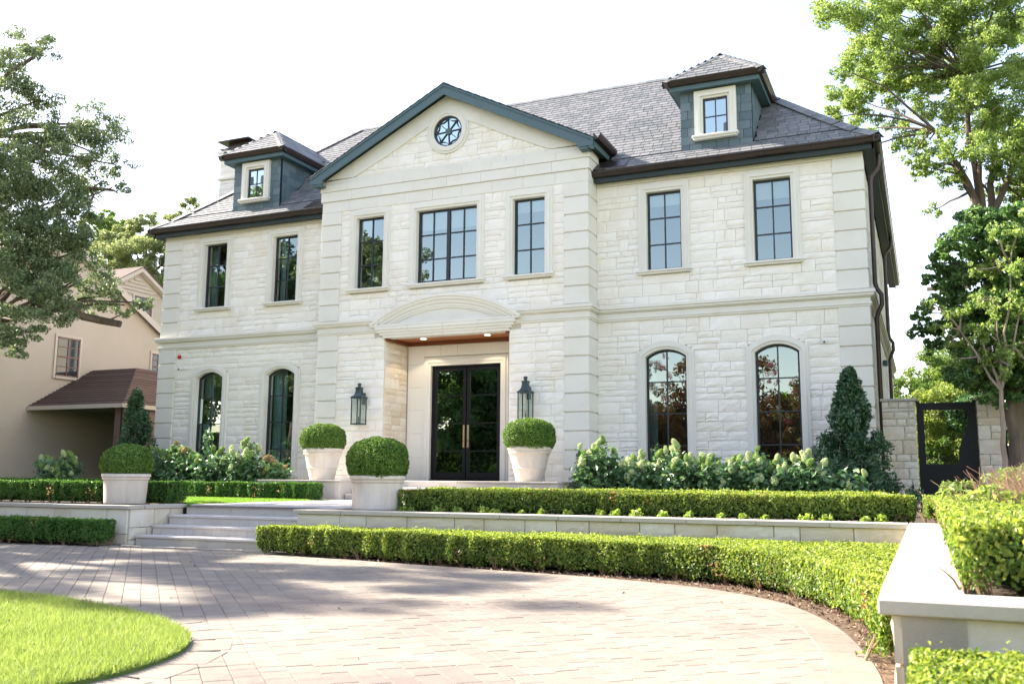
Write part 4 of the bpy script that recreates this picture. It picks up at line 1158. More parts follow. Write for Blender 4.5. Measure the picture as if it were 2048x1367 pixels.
# ---- dormers
def dormer(s):
    c = s * DC; d = B(c - DHW, c + DHW, DY + .03, DY + .10, 7.7, 9.45)
    d.box(c - DHW + .03, c - DHW + .09, DY + .1, 2.6, 7.7, 9.45); d.box(c + DHW - .09, c + DHW - .03, DY + .1, 2.6, 7.7, 9.45)
    body = d.build('dormer', SLATED, house)
    it = []
    wx0, wx1, wz0, wz1 = c - .30, c + .30, 8.24, 9.17
    z = 7.86; row = 0
    while z < 9.40:
        ex = min(.215, 9.43 - z)
        for face in ('f', 'l', 'r'):
            a0, a1 = (c - DHW, c + DHW) if face == 'f' else (DY + .03, 2.5)
            x = a0 + (0 if row % 2 else -.13)
            while x < a1:
                wd = random.choice((.26, .30, .34)) if face == 'f' else .42
                xa, xb = max(x, a0), min(x + wd, a1)
                if xb - xa > .04:
                    xm = (xa + xb) / 2
                    if face == 'f':
                        if not (wx0 - .12 < xm < wx1 + .12 and wz0 - .05 < z + .1 < wz1 + .1) or True:
                            it.append(((xa + .005, DY - .002, z), [[1, 0, 0], [0, 1, .05], [0, -.05, 1]], (xb - xa - .010, .014, ex * 1.06)))
                    elif prof(xm) < z + ex + .1:
                        if face == 'r': it.append(((c + DHW - .028, xa + .003, z), None, (.024, xb - xa - .006, ex * .985)))
                        else: it.append(((c - DHW + .004, xa + .003, z), None, (.024, xb - xa - .006, ex * .985)))
                x += wd
        z += .215; row += 1
    # keep the window opening clear
    it = [q for q in it if not (abs(q[0][0] + q[2][0] / 2 - c) < .28 and 8.2 < q[0][2] + .1 < 9.2 and q[0][1] < DY + .02 and q[2][1] < .02)]
    pieces('slate', 'slates', [slab_variant(.01, .2)], it, SLATEW, body, 75, lambda q: (2 if q[2][1] < .02 else 1) * q[2][0])
    fr = MB().strip([(wx1, wz0), (wx1, wz1), (wx0, wz1), (wx0, wz0)], 0, .05, DY - .01, DY + .03, True).build('window', BLACK, body)
    B(c - .011, c + .011, DY - .005, DY + .028, wz0 + .05, wz1 - .05).build if False else None
    mm = MB(); mm.box(c - .012, c + .012, DY - .004, DY + .026, wz0 + .05, wz1 - .05); mm.box(wx0 + .05, wx1 - .05, DY - .002, DY + .024, (wz0 + wz1) / 2 - .012, (wz0 + wz1) / 2 + .012)
    MB().box(c - .012, c + .012, DY - .006, DY + .026, wz0 + .05, wz1 - .05)
    mm.build('window', BLACK, body)
    for i in (0, 1):
        for j in (0, 1):
            xa = (wx0 + .05, c + .012)[i]; xb = (c - .012, wx1 - .05)[i]; zm = (wz0 + wz1) / 2; za = (wz0 + .05, zm + .012)[j]; zb = (zm - .012, wz1 - .05)[j]
            MB().add([(xa, DY + .012, za), (xb, DY + .012, za), (xb, DY + .012, zb), (xa, DY + .012, zb)], [(0, 1, 2, 3)]).build('pane', DGL, body)
    for wa, wb, yy in ((-.20, -.11, -.085), (-.112, -.05, -.105), (-.052, .004, -.06)):
        MB().strip([(wx1, wz0), (wx1, wz1), (wx0, wz1), (wx0, wz0)], wa, wb, DY + yy, DY + .02).build('surround', SMOOTH, body)
    sp = MB(); sp.box(wx0 - .25, wx1 + .25, DY - .17, DY - .01, wz0 - .07, wz0 - .003); sp.box(wx0 - .22, wx1 + .22, DY - .14, DY - .01, wz0 - .115, wz0 - .07); sp.build('sill', SMOOTH, body, bevel=.015)
    # eaves
    ez = 9.43; fo = .20; go = .36
    B(c - DHW - fo, c + DHW + fo, DY - fo, 2.55, ez - .03, ez).build('soffit', TRIMB, body)
    B(c - DHW - fo - .02, c + DHW + fo + .02, DY - fo - .02, DY - fo + .0, ez - .045, ez + .10).build('fascia', TRIMB, body)
    for q in (-1, 1):
        a, b = sorted((c + q * (DHW + fo), c + q * (DHW + fo + .02))); B(a, b, DY - fo, 2.6, ez - .045, ez + .10).build('fascia', TRIMB, body)
    gw = DHW + go
    def gpr(o): return [(o, ez + .20), (o + .02, ez + .15), (o + .07, ez + .07), (o + .145, ez + .065), (o + .145, ez + .17), (o + .03, ez + .185)]
    MB().prism(gpr(DY - go), c - gw, c + gw, 'x').build('gutter', BRONZE, body)
    for q in (-1, 1):
        MB().prism([(c + q * (gw - (p[0])), p[1]) for p in gpr(0)], DY - go + .002, 2.6, 'y').build('gutter', BRONZE, body)
    # hipped roof
    pit = .86; rz = ez + .17 + (gw - .03) * pit; hw = gw - .03; y0 = DY - go + .03; zb = ez + .17
    yr = y0 + hw
    rf = MB().add([(c - hw, y0, zb), (c + hw, y0, zb), (c, yr, rz), (c, 4.2, rz), (c - hw, 4.2, zb), (c + hw, 4.2, zb)], [(0, 1, 2), (0, 2, 3, 4), (1, 5, 3, 2), (0, 4, 5, 1)]).build('dormer_roof', SLATED, body)
    it = []
    slates_on(lambda y: (c - hw + (y - y0) + .05, c + hw - (y - y0) - .05), y0 + .005, yr - .12, lambda y: zb + (y - y0) * pit, .19, (.2, .3), lambda x, y: False, 0, it)
    # side slopes: courses run along y
    ang = math.atan(pit)
    for q in (-1, 1):
        t = 0
        while t < hw - .1:
            zc = zb + t * pit; y = y0 + t + .04
            while y < 3.6:
                wd = random.uniform(.3, .45); yb_ = y + wd
                if prof(yb_) < zc + .35:
                    tilt = ang - .035
                    if q > 0: rot = [[0, -math.cos(tilt), math.sin(tilt)], [1, 0, 0], [0, math.sin(tilt), math.cos(tilt)]]; org = (c + hw - t, y, zc + .018)
                    else: rot = [[0, math.cos(tilt), -math.sin(tilt)], [-1, 0, 0], [0, math.sin(tilt), math.cos(tilt)]]; org = (c - hw + t, yb_, zc + .018)
                    it.append((org, rot, (wd - .008, .225, .010)))
                y = yb_
            t += .19 * math.cos(ang)
    pieces('roof_slate', 'roof_slates', SLAB1, it, SLATE, body, 30)
    global cap
    cap = []
    capline((c - hw, y0, zb), (c, yr, rz), .16, .20, .035, .5); capline((c + hw, y0, zb), (c, yr, rz), .16, .20, .035, .5)
    capline((c, yr, rz), (c, 3.6, rz), .14, .22, .03, .7)
    pieces('cap_slate', 'cap_slates', SLAB1, cap, SLATE, body, 26)
DGL = glassmat('dormer_glass', (.3, .36, .4), .48)
dormer(1); dormer(-1)

# chimney
chm = B(-10.38, -9.42, 2.6, 3.5, -.5, 10.9).build('chimney', LIME, house)
it = []
for (x, z, wd, h) in ashlar(-10.42, -9.38, 7.4, 10.85, lambda a, b: abs(b - 10.0) < .06, .08, .1, (3, 7), (2, 4)): it.append(((x, 2.60, z), None, (wd, .04, h)))
pieces('stone', 'stones', ROCKS, it, LIME, chm, 20)
B(-10.48, -9.32, 2.52, 3.58, 9.98, 10.05).build('ledge', SMOOTH, chm); B(-10.50, -9.30, 2.5, 3.6, 10.9, 10.98).build('crown', SMOOTH, chm)
B(-10.25, -9.5, 2.75, 3.35, 10.98, 11.32).build('copper_shroud', BRONZE, chm); B(-10.52, -9.22, 2.5, 3.6, 11.32, 11.36).build('chimney_cap', BRONZE, chm)
B(-10.46, -9.3, 2.55, 3.55, 11.06, 11.09).build('chimney_cap', BRONZE, chm)

# ================================================================== SMALL THINGS ON THE WALLS
def lantern(x, label):
    y = -D - .24; t = thing('wall_lantern', (x, -D, 1.43), label, 'lantern', 'wall lanterns beside the front door'); h = .135
    fr = MB()
    for sx in (-1, 1):
        for sy in (-1, 1): fr.box(x + sx * h - .011, x + sx * h + .011, y + sy * h - .011, y + sy * h + .011, 1.43, 2.10)
    fr.box(x - h - .015, x + h + .015, y - h - .015, y + h + .015, 1.415, 1.445); fr.box(x - h - .025, x + h + .025, y - h - .025, y + h + .025, 2.09, 2.125)
    fr.build('frame', COPPER, t)
    rf = MB(); prev = None; pts = [(.155, 2.125), (.115, 2.155), (.085, 2.21), (.07, 2.28), (.066, 2.335), (.082, 2.36), (.082, 2.375), (.045, 2.385)]
    V = []; 
    for r, z in pts: V += [(x - r, y - r, z), (x + r, y - r, z), (x + r, y + r, z), (x - r, y + r, z)]
    F = [(0, 3, 2, 1)] + [(4 * i + k, 4 * i + (k + 1) % 4, 4 * i + 4 + (k + 1) % 4, 4 * i + 4 + k) for i in range(len(pts) - 1) for k in range(4)] + [tuple(range(len(V) - 4, len(V)))]
    rf.add(V, F).build('roof', COPPER, t)
    MB().lathe([(.042, 2.38), (.042, 2.44), (.052, 2.445), (.052, 2.475), (.03, 2.49)], x, y, 16).build('chimney', COPPER, t, smooth=True)
    for (a, b, c_, d) in ((x - h, x + h, y - h, y - h), (x - h, x + h, y + h, y + h)):
        MB().add([(a, c_, 1.445), (b, c_, 1.445), (b, c_, 2.09), (a, c_, 2.09)], [(0, 1, 2, 3)]).build('pane', GLASSC, t)
    for xx in (x - h, x + h): MB().add([(xx, y - h, 1.445), (xx, y + h, 1.445), (xx, y + h, 2.09), (xx, y - h, 2.09)], [(0, 1, 2, 3)]).build('pane', GLASSC, t)
    MB().tube([(x, y, 1.44), (x, y, 1.62)], .014, 8).build('burner', COPPER, t)
    bk = MB(); bk.box(x - .03, x + .03, y + h, -D + .0, 2.10, 2.16); bk.box(x - .05, x + .05, -D - .045, -D - .005, 1.95, 2.25); bk.build('bracket', COPPER, t)
lantern(-2.34, 'dark copper carriage lantern on the stone wall left of the front door'); lantern(2.34, 'dark copper carriage lantern right of the front door, half behind a boxwood ball')
MB().tube([(2.74, -D - .03, 0), (2.74, -D - .03, 1.2)], .008, 6).build('conduit', COPPER, bpy.data.objects['wall_lantern.001'])
al = thing('alarm_siren', (-9.22, -.02, 3.59), 'small round red alarm siren on the wall near the left corner', 'alarm')
MB().tube([(-9.22, -.015, 3.59), (-9.22, -.04, 3.59)], .07, 20).build('base', WHITEP, al)
MB().tube([(-9.22, -.04, 3.59), (-9.22, -.06, 3.59), (-9.22, -.10, 3.59), (-9.22, -.12, 3.59)], [.062, .062, .05, .02], 20).build('lens', REDP, al, smooth=True)
def seccam(x, z, label):
    t = thing('security_camera', (x, 0, z), label, 'security camera', 'security cameras on the facade')
    MB().tube([(x, -.02, z), (x, -.035, z)], .05, 18).build('base', WHITEP, t); MB().tube([(x, -.035, z - .005), (x, -.13, z - .03)], [.034, .036], 16).build('housing', WHITEP, t, smooth=True)
    MB().tube([(x, -.128, z - .03), (x, -.136, z - .032)], .022, 14).build('lens', BLACK, t)
seccam(-9.16, 3.25, 'small white security camera below the red alarm at the left corner'); seccam(9.12, 3.1, 'small white security camera on the wall right of the rightmost arched window')

# ================================================================== PLANTERS AND BOXWOOD BALLS
def planter(x, y, z, rt, rb, h, label, bw_, bh, blabel):
    t = thing('planter', (x, y, z), label, 'planter', 'round stone planters at the steps and the door')
    pr = [(rb * .98, z), (rb, z + .015)]
    for q in np.linspace(.05, .78, 8): pr.append((rb + (rt * .90 - rb) * q ** 1.05 / .78 ** 1.05 * 1.0, z + h * q))
    if h > .7: pr.insert(6, (pr[5][0] + .02, pr[5][1] + .012)); pr.insert(7, (pr[5][0] + .012, pr[5][1] + .035))
    pr += [(rt * .92, z + h * .79), (rt * .955, z + h * .80), (rt * .965, z + h * .835), (rt * .93, z + h * .865), (rt * .955, z + h * .875), (rt * .995, z + h * .90), (rt, z + h * .945), (rt * .985, z + h * .985), (rt * .95, z + h), (rt * .90, z + h), (rt * .88, z + h * .94)]
    MB().lathe(pr, x, y, 56).build('pot', PLANT, t, smooth=True)
    MB().lathe([(rt * .88, z + h * .90), (rt * .88, z + h * .935)], x, y, 40).build('soil', SOIL, t)
    b = thing('boxwood_ball', (x, y, z + h * .935), blabel, 'clipped shrub', 'clipped boxwood balls in planters')
    n = 17000; p = rng.normal(size=(n, 3)); p /= np.linalg.norm(p, axis=1)[:, None]; p = p[p[:, 2] > -.62]; N = p.copy()
    rr = 1 + .04 * nz3(p, 3.2, x) + .035 * nz3(p, 9, x + 2) + .02 * nz3(p, 23, x) - np.abs(rng.normal(0, .05, len(p))) 
    sq = (np.abs(p) ** 2.35).sum(1) ** (-1 / 2.35)
    zc = z + h * .93 + bh * .40
    P = p * (rr * sq)[:, None] * np.array([bw_ / 2, bw_ / 2, bh * .60]) + np.array([x, y, zc])
    k = P[:, 2] > z + h * .93
    leaves_obj('foliage', P[k], .034, .021, BALL_D, b, N[k], up=.3)
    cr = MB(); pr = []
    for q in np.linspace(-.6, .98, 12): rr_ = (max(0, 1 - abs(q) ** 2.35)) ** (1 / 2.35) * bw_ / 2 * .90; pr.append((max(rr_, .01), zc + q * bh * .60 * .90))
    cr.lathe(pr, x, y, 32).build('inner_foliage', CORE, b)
planter(2.80, -8.16, -.45, .455, .405, .545, 'wide squat pale planter on the wall end right of the front steps', .98, .66, 'large clipped boxwood ball in the squat planter right of the front steps')
planter(-2.88, -7.95, -.45, .44, .37, .555, 'wide squat shaded planter on the wall end left of the front steps', .90, .59, 'dark shaded boxwood ball in the squat planter left of the front steps')
planter(2.84, -1.8, 0, .50, .30, .785, 'tall tapered planter on the pedestal right of the front door', 1.17, .69, 'clipped boxwood ball right of the front door, bulging over its planter')
planter(-2.75, -1.8, 0, .49, .30, .785, 'tall tapered planter on the pedestal left of the front door', 1.09, .66, 'clipped boxwood ball left of the front door, above the tall planter')

# ================================================================== HEDGES
G = 'clipped boxwood hedges of the front garden'
front_line = [(1.50, -9.52), (3.3, -9.70), (4.72, -9.96), (5.9, -10.10), (7.27, -10.20), (8.29, -10.34), (8.81, -10.54), (9.25, -10.92), (9.63, -11.37), (10.01, -11.97), (10.37, -12.97), (10.56, -13.9)]
hedge('long sunlit boxwood hedge curving along the driveway in front of the right retaining wall', front_line + [(10.72, -14.7), (10.76, -9.08), (1.50, -9.08)], GZ, -.69, 150000, .036, BOX_L, G, seed=1.)
hedge('sunlit boxwood hedge on the terrace just behind the right retaining wall', [(3.25, -8.22), (10.85, -8.22), (10.85, -7.6), (3.25, -7.6)], -.5, -.13, 52000, .038, BOX_L, G, seed=2.)
hedge('low boxwood hedge on the terrace in front of the hydrangeas on the right', [(2.1, -5.3), (10.4, -5.3), (10.4, -4.75), (2.1, -4.75)], -.5, -.125, 26000, .042, BOX_L, G, seed=3.)
hedge('dense boxwood hedge filling the raised bed at the right edge beside the side wall', [(11.14, -16.5), (13.2, -16.5), (13.2, -7.2), (10.95, -7.2), (11.12, -8.4)], -.47, -.13, 170000, .031, BOX_L, G, seed=4.)
hedge('boxwood hedge in the bottom right corner below the near wall end', [(10.95, -18.3), (13.2, -18.3), (13.2, -17.08), (10.92, -17.08)], GZ, -.62, 60000, .028, BOX_L, G, seed=5.)
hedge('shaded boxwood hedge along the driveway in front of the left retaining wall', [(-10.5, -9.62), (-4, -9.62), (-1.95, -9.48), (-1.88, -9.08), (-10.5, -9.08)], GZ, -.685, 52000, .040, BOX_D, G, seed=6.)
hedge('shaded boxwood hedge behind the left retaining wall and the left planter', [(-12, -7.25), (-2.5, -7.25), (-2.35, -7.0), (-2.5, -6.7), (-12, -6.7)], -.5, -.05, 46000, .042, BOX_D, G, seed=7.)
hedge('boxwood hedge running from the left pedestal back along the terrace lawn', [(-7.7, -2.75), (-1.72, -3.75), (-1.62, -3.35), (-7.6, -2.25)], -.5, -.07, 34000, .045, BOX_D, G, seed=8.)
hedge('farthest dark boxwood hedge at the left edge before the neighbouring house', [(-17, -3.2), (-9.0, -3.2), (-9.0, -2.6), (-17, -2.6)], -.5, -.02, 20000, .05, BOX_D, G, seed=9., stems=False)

# chartreuse groundcover between wall cap and hedge
gc = []
for x in np.arange(3.3, 10.6, .36):
    gc.append(clump_points((x + rng.uniform(-.14, .14), -8.33 + rng.uniform(-.03, .03), -.45), rng.uniform(.05, .115), 90, .95, .1))
for x in (): gc.append(clump_points((x + rng.uniform(-.2, .2), -7.5, -.42), .09, 120, .9, .2))
g = leaves_obj('groundcover', np.vstack(gc), .05, .04, CHART); tag(g, 'lime green groundcover tufts in front of the terrace hedges', 'groundcover', kind='stuff')

# ================================================================== HYDRANGEAS, HOLLIES
def bloom_mesh(seed):
    r = np.random.default_rng(seed); n = 330; p = r.normal(size=(n, 3)); p /= np.linalg.norm(p, axis=1)[:, None]
    N = p.copy(); t = (p[:, 2] + 1) / 2; P = p * np.array([1, 1, 1]); P[:, :2] *= (1.0 - .42 * t)[:, None]; P[:, 2] = P[:, 2] * 1.25
    P *= (.88 + .2 * r.random(n))[:, None]
    V, F = leaf_quads(P, .36, .30, N, 0, r=r)
    pr = [(max(.05, math.sqrt(max(0, 1 - q * q)) * (1 - .42 * (q + 1) / 2) * .88), q * 1.13) for q in np.linspace(-.97, .97, 7)]
    m = MB().lathe(pr, 0, 0, 10); Vl = np.array(m.v); Fl = [f for f in m.f if len(f) == 4]
    return mesh_np('flower_head', np.vstack([V, Vl]), np.vstack([F, np.array(Fl) + len(V)]))
BL = {}
def blooms(m):
    if m.name not in BL:
        BL[m.name] = []
        for s in (1, 2, 3):
            me = bloom_mesh(s); me.materials.append(m); BL[m.name].append(me)
    return BL[m.name]
def hydrangea(x, y, h, r, nb, fm, label, lm=HYDL, front=(-.3, -1)):
    t = thing('hydrangea', (x, y, -.5), label, 'hydrangea', 'panicle hydrangeas along the house')
    P = []; s = MB(); hd = []
    for k in range(int(34 * r / .5)):
        a = rng.uniform(0, 2 * math.pi); q = rng.random() ** .6 * r; tx, ty, tz = x + q * math.cos(a), y + q * math.sin(a) * .75, -.5 + (h) * rng.uniform(.45, 1.0) * (1 - .25 * q / r)
        s.tube([(x + (tx - x) * .25, y + (ty - y) * .25, -.5), (x + (tx - x) * .7, y + (ty - y) * .7, -.5 + (tz + .5) * .55), (tx, ty, tz)], [.008, .006, .004], 4, False)
        hd.append((tx, ty, tz))
        m_ = 72
        f = rng.random(m_) ** .8; base = np.array([x + (tx - x) * .25, y + (ty - y) * .25, -.5]); tip = np.array([tx, ty, tz])
        pts = base + (tip - base) * f[:, None]; pts[:, :2] += rng.normal(0, .10, (m_, 2)); P.append(pts)
    tag(s.build('stems', TWIG, t), kind='stuff')
    P = np.vstack(P); P = P[P[:, 2] > -.48]; N = np.tile((0, -.45, .8), (len(P), 1))
    leaves_obj('foliage', P, .135, .078, lm, t, N)
    hd.sort(key=lambda q: -(q[2] - .45 * q[1] + rng.uniform(0, .6)))
    for q in hd[:nb]:
        f_ = fm if not isinstance(fm, (list, tuple)) else fm[rng.integers(len(fm))]
        o = bpy.data.objects.new('flower_head', blooms(f_)[rng.integers(3)]); col.objects.link(o)
        rr = rng.uniform(.05, .09); o.scale = (rr, rr, rr * rng.uniform(.85, 1.2)); o.rotation_euler = (rng.uniform(-.7, .9), rng.uniform(-.7, .7), rng.uniform(0, 6))
        o.location = (q[0], q[1] - .02, q[2] + rr * .9); setp(o, t)
for i, (x, y, h, r, lab) in enumerate(((4.55, -2.2, 1.42, .50, 'tallest sunlit hydrangea with cream cones, first right of the porch'), (5.45, -1.9, 1.15, .50, 'sunlit hydrangea with cream cones left of the first right-hand arched window'),
        (6.25, -2.0, 1.30, .52, 'leafy hydrangea with cream cones below the first right-hand arched window'), (7.1, -2.1, 1.12, .52, 'hydrangea with pale cones between the two right-hand arched windows'),
        (7.95, -2.1, 1.20, .50, 'hydrangea with cream cones below the second right-hand arched window'), (8.75, -2.2, 1.08, .50, 'hydrangea beside the holly at the right end of the row'), (9.5, -2.3, .85, .42, 'lowest hydrangea in front of the right-hand holly, almost without flowers'))):
    hydrangea(x, y, h * 1.03, r * 1.2, (26, 22, 27, 24, 26, 20, 4)[i], [HYDF, HYDF, HYDF2], lab)
for i, (x, y, h, r, f, lab) in enumerate(((-10.9, -2.6, 1.25, .60, [HYDF, HYDF2], 'sunlit hydrangea left of the dark holly, before the neighbouring carport'), (-8.6, -1.7, 1.45, .66, [HYDF2], 'shaded green-flowered hydrangea beside the left-hand holly'), (-7.5, -1.6, 1.5, .68, [HYDF2, HYDF3], 'shaded hydrangea below the leftmost arched window'),
        (-6.3, -1.7, 1.42, .66, [HYDF2], 'shaded hydrangea with one tall shoot between the left-hand arched windows'), (-5.2, -1.7, 1.5, .66, [HYDF, HYDF2], 'shaded hydrangea with many pale cones below the second left-hand arched window'), (-4.3, -1.7, 1.1, .42, [HYDF3, HYDF3, HYDF2], 'rust-flowered hydrangea left of the left door planter'))):
    hydrangea(x, y, h, r, (26, 15, 16, 13, 24, 13)[i], f, lab)
s = MB().tube([(-6.6, -1.6, .3), (-6.58, -1.62, 1.25)], .008, 5)
P = np.array([(-6.6 + rng.normal(0, .07), -1.6 + rng.normal(0, .07), z) for z in np.linspace(.7, 1.3, 60)])
hy = [o for o in bpy.data.objects if o.name.startswith('hydrangea') and 'tall shoot' in o.get('label', '')][0]
s.build('shoot', TWIG, hy); leaves_obj('shoot_leaves', P, .14, .06, HYDL, hy)

def holly(x, y, h, r, n, label):
    t = thing('holly', (x, y, -.5), label, 'holly shrub', 'conical hollies at the house corners')
    MB().tube([(x, y, -.5), (x + .03, y, -.5 + h * .5), (x, y, -.5 + h * .93)], [.03, .02, .006], 6).build('trunk', BARK, t)
    tip = []
    for k in range(190):
        f = rng.random() ** .95; a = rng.uniform(0, 2 * math.pi); R_ = r * (1 - f) ** .85 * (rng.uniform(.35, 1.2) + (rng.random() < .15) * .3) * (1 + .18 * math.sin(f * 17 + a * 2)) + .04
        tip.append((np.array([x + R_ * math.cos(a), y + R_ * math.sin(a), -.35 + f * (h - .15)]), .10 + .07 * (1 - f)))
    P = np.vstack([clump_points(c, q, n // 190, 1.3, .0) for c, q in tip])
    leaves_obj('foliage', P, .095, .042, HOLLY, t, None, up=.4)
holly(9.66, -1.1, 2.78, .78, 15500, 'dark conical holly in front of the right corner quoins'); holly(-9.95, -.9, 3.0, .68, 11000, 'dark conical holly at the left corner of the house')

# ================================================================== SIDE GATE AND FENCE
def pillar(x0, x1, y, zt, label):
    t = thing('gate_pillar', ((x0 + x1) / 2, y + .25, -.5), label, 'pillar', 'stone pillars of the side gate')
    B(x0 + .03, x1 - .03, y + .05, y + .45, -.5, zt - .06).build('core', MORT, t)
    it = [((x, y + .055, z), None, (wd, .055, h)) for (x, z, wd, h) in ashlar(x0, x1, -.5, zt - .06, lambda a, b: False, .05, .075, (3, 9), (2, 4), .014)]
    it += [((x0 + .055, x + wd, z), [[0, 1, 0], [-1, 0, 0], [0, 0, 1]], (wd, .055, h)) for (x, z, wd, h) in ashlar(y + .05, y + .47, -.5, zt - .06, lambda a, b: False, .05, .075, (3, 9), (2, 4), .014)]
    pieces('stone', 'stones', ROCKS, it, LIMEW, t, 60)
    B(x0 - .03, x1 + .03, y - .03, y + .5, zt - .058, zt).build('cap', CAPST, t, bevel=.006)
pillar(10.20, 10.88, .5, 1.84, 'stone gate pillar against the right side of the house'); pillar(12.06, 12.49, .5, 1.83, 'free-standing stone pillar right of the black garden gate')
gt = thing('garden_gate', (11.45, .6, -.5), 'black metal garden gate with a mesh opening between two stone pillars', 'gate')
fr = MB(); fr.box(10.89, 10.96, .62, .68, -.45, 1.78); fr.box(11.98, 12.05, .62, .68, -.45, 1.78); fr.box(10.96, 11.03, .63, .67, -.38, 1.72); fr.box(11.88, 11.98, .63, .67, -.38, 1.72); fr.box(10.96, 11.98, .632, .668, 1.585, 1.74); fr.box(11.03, 11.88, .632, .668, .33, .43)
fr.build('frame', BLACKD, gt); B(11.02, 11.89, .64, .66, -.40, .34).build('panel', BLACKD, gt)
MB().prism([(11.88, .42), (11.66, .42), (11.68, .75), (11.76, 1.0), (11.86, 1.25), (11.89, 1.3)], .642, .658).build('corner_brace', BLACKD, gt)
wm = MB()
for i in range(12):
    for z0, sg in ((.43, 1), (1.59, -1)):
        x = 11.05 + i * .07
        for k in range(3 if sg > 0 else 3):
            c = (x + .035 * (k % 2), z0 + sg * (.035 + .055 * k)); hx = [(c[0] + .037 * math.cos(t), c[1] + .037 * math.sin(t)) for t in np.linspace(0, 2 * math.pi, 7)[:-1]]
            wm.strip(hx, -.0035, .0035, .646, .654, True)
tag(wm.build('mesh', BLACKD, gt), kind='stuff')
fn = thing('wooden_fence', (13.2, 1.2, -.5), 'weathered wooden fence post and boards beyond the gate at the right edge', 'fence')
B(12.72, 12.98, 1.0, 1.2, -.5, 2.0).build('post', WOODF, fn); B(12.66, 13.04, .95, 1.25, 2.0, 2.05).build('post_cap', WOODF, fn)
for i in range(26): B(13.0 + i * .19, 13.18 + i * .19, 1.1, 1.13, -.5, 1.85).build('board', WOODF, fn)
B(12.56, 12.62, .9, .96, -.5, 2.2).build('post', BLACKD, fn)

# ================================================================== NEIGHBOURING HOUSE
nh = thing('neighbouring_house', (-20, 2, -.5), 'cream stucco house with a brown shingled porch roof at the left edge', 'house')
NXp = -17.0
pr = [(-5.5, -.5), (10.5, -.5), (10.5, 4.0), (8.2, 5.1), (2.4, 8.85), (-5.5, 4.4)]
MB().prism(pr, NXp - 9, NXp, 'x').build('wall', STUCCO, nh)
ra, rb = px(160, 500, x=NXp), px(322, 664, x=NXp)
sl_ = (rb.z - ra.z) / (rb.y - ra.y)
ap = (2.4, ra.z + sl_ * (2.4 - ra.y))
rr_ = MB(); rr_.prism([(ap[0], ap[1]), (10.9, ap[1] + sl_ * (10.9 - ap[0])), (10.9, ap[1] + sl_ * (10.9 - ap[0]) - .12), (ap[0], ap[1] - .14), (-6, ap[1] + sl_ * 8.4 - .12), (-6, ap[1] + sl_ * 8.4)], NXp - 9.2, NXp + .22, 'x').build('roof', SHING, nh)
MB().prism([(ap[0], ap[1] - .02), (10.9, ap[1] + sl_ * (10.9 - ap[0]) - .02), (10.9, ap[1] + sl_ * (10.9 - ap[0]) - .26), (ap[0], ap[1] - .30)], NXp + .22, NXp + .26, 'x').build('rake_board', STUCTR, nh)
def nwin(u0, v0, u1, v1, xp):
    a = px(u0, v0, x=xp); b = px(u1, v1, x=xp); y0, y1 = sorted((a.y, b.y)); z0, z1 = sorted((a.z, b.z))
    f = MB(); f.box(xp, xp + .06, y0 - .08, y0, z0 - .1, z1 + .1); f.box(xp, xp + .06, y1, y1 + .08, z0 - .1, z1 + .1); f.box(xp, xp + .06, y0, y1, z1, z1 + .1); f.box(xp, xp + .09, y0, y1, z0 - .1, z0)
    w_ = f.build('window', STUCTR, nh)
    m_ = MB(); zm = (z0 + z1) / 2; ym = (y0 + y1) / 2
    m_.box(xp + .01, xp + .05, y0, y0 + .05, z0, z1); m_.box(xp + .01, xp + .05, y1 - .05, y1, z0, z1); m_.box(xp + .012, xp + .052, y0, y1, zm - .03, zm + .03); m_.box(xp + .01, xp + .05, y0, y1, z0, z0 + .05); m_.box(xp + .01, xp + .05, y0, y1, z1 - .05, z1)
    m_.box(xp + .015, xp + .04, ym - .015, ym + .015, z0, z1); m_.box(xp + .015, xp + .04, y0, y1, (z0 + zm) / 2 - .015, (z0 + zm) / 2 + .015); m_.box(xp + .015, xp + .04, y0, y1, (z1 + zm) / 2 - .015, (z1 + zm) / 2 + .015)
    m_.build('sash', BROWNP, w_)
    MB().add([(xp + .02, y0, z0), (xp + .02, y1, z0), (xp + .02, y1, z1), (xp + .02, y0, z1)], [(0, 1, 2, 3)]).build('pane', NGL, w_)
NGL = mat('dark_old_glass', (.03, .035, .035), None, .06, spec=.8)
nwin(114, 672, 154, 756, NXp); nwin(303, 706, 326, 762, NXp)
# porch: a hipped roof on a post over a dark carport
e0 = px(57, 811, x=NXp); pc = px(247, 806, y=e0.y); ez_ = e0.z
pa = px(232, 746, x=NXp)
rdg = px(258, 748, y=e0.y + 2.2)
yb2 = e0.y + 7.5
MB().add([(NXp, e0.y, ez_), (pc.x, e0.y, ez_), (pc.x, yb2, ez_), (NXp, yb2, ez_), (NXp, e0.y + 2.6, ez_ + 1.5), (pc.x - 2.2, e0.y + 2.6, ez_ + 1.5), (pc.x - 2.2, yb2, ez_ + 1.5), (NXp, yb2, ez_ + 1.5)],
         [(0, 1, 5, 4), (1, 2, 6, 5), (4, 5, 6, 7), (0, 3, 2, 1), (2, 3, 7, 6)]).build('porch_roof', SHING, nh)
sh = MB(); nn_ = 17
for i in range(nn_):
    t0, t1 = i / nn_, (i + 1) / nn_; x1 = pc.x - 2.2 * t0; y_ = e0.y + 2.6 * t0; z_ = ez_ + 1.5 * t0
    sh.box(NXp + .01, x1, y_ - .01, y_ + .02, z_ + .0, z_ + .03); sh.box(x1 - .02, x1 + .01, y_, yb2, z_, z_ + .03)
sh.build('shingle_courses', SHING, nh)
b = MB(); b.box(NXp + .02, pc.x + .05, e0.y - .08, e0.y, ez_ - .16, ez_ - .02); b.box(pc.x, pc.x + .06, e0.y, yb2, ez_ - .16, ez_ - .02); b.build('gutter', STUCTR, nh)
po = px(244, 850, y=e0.y + .3)
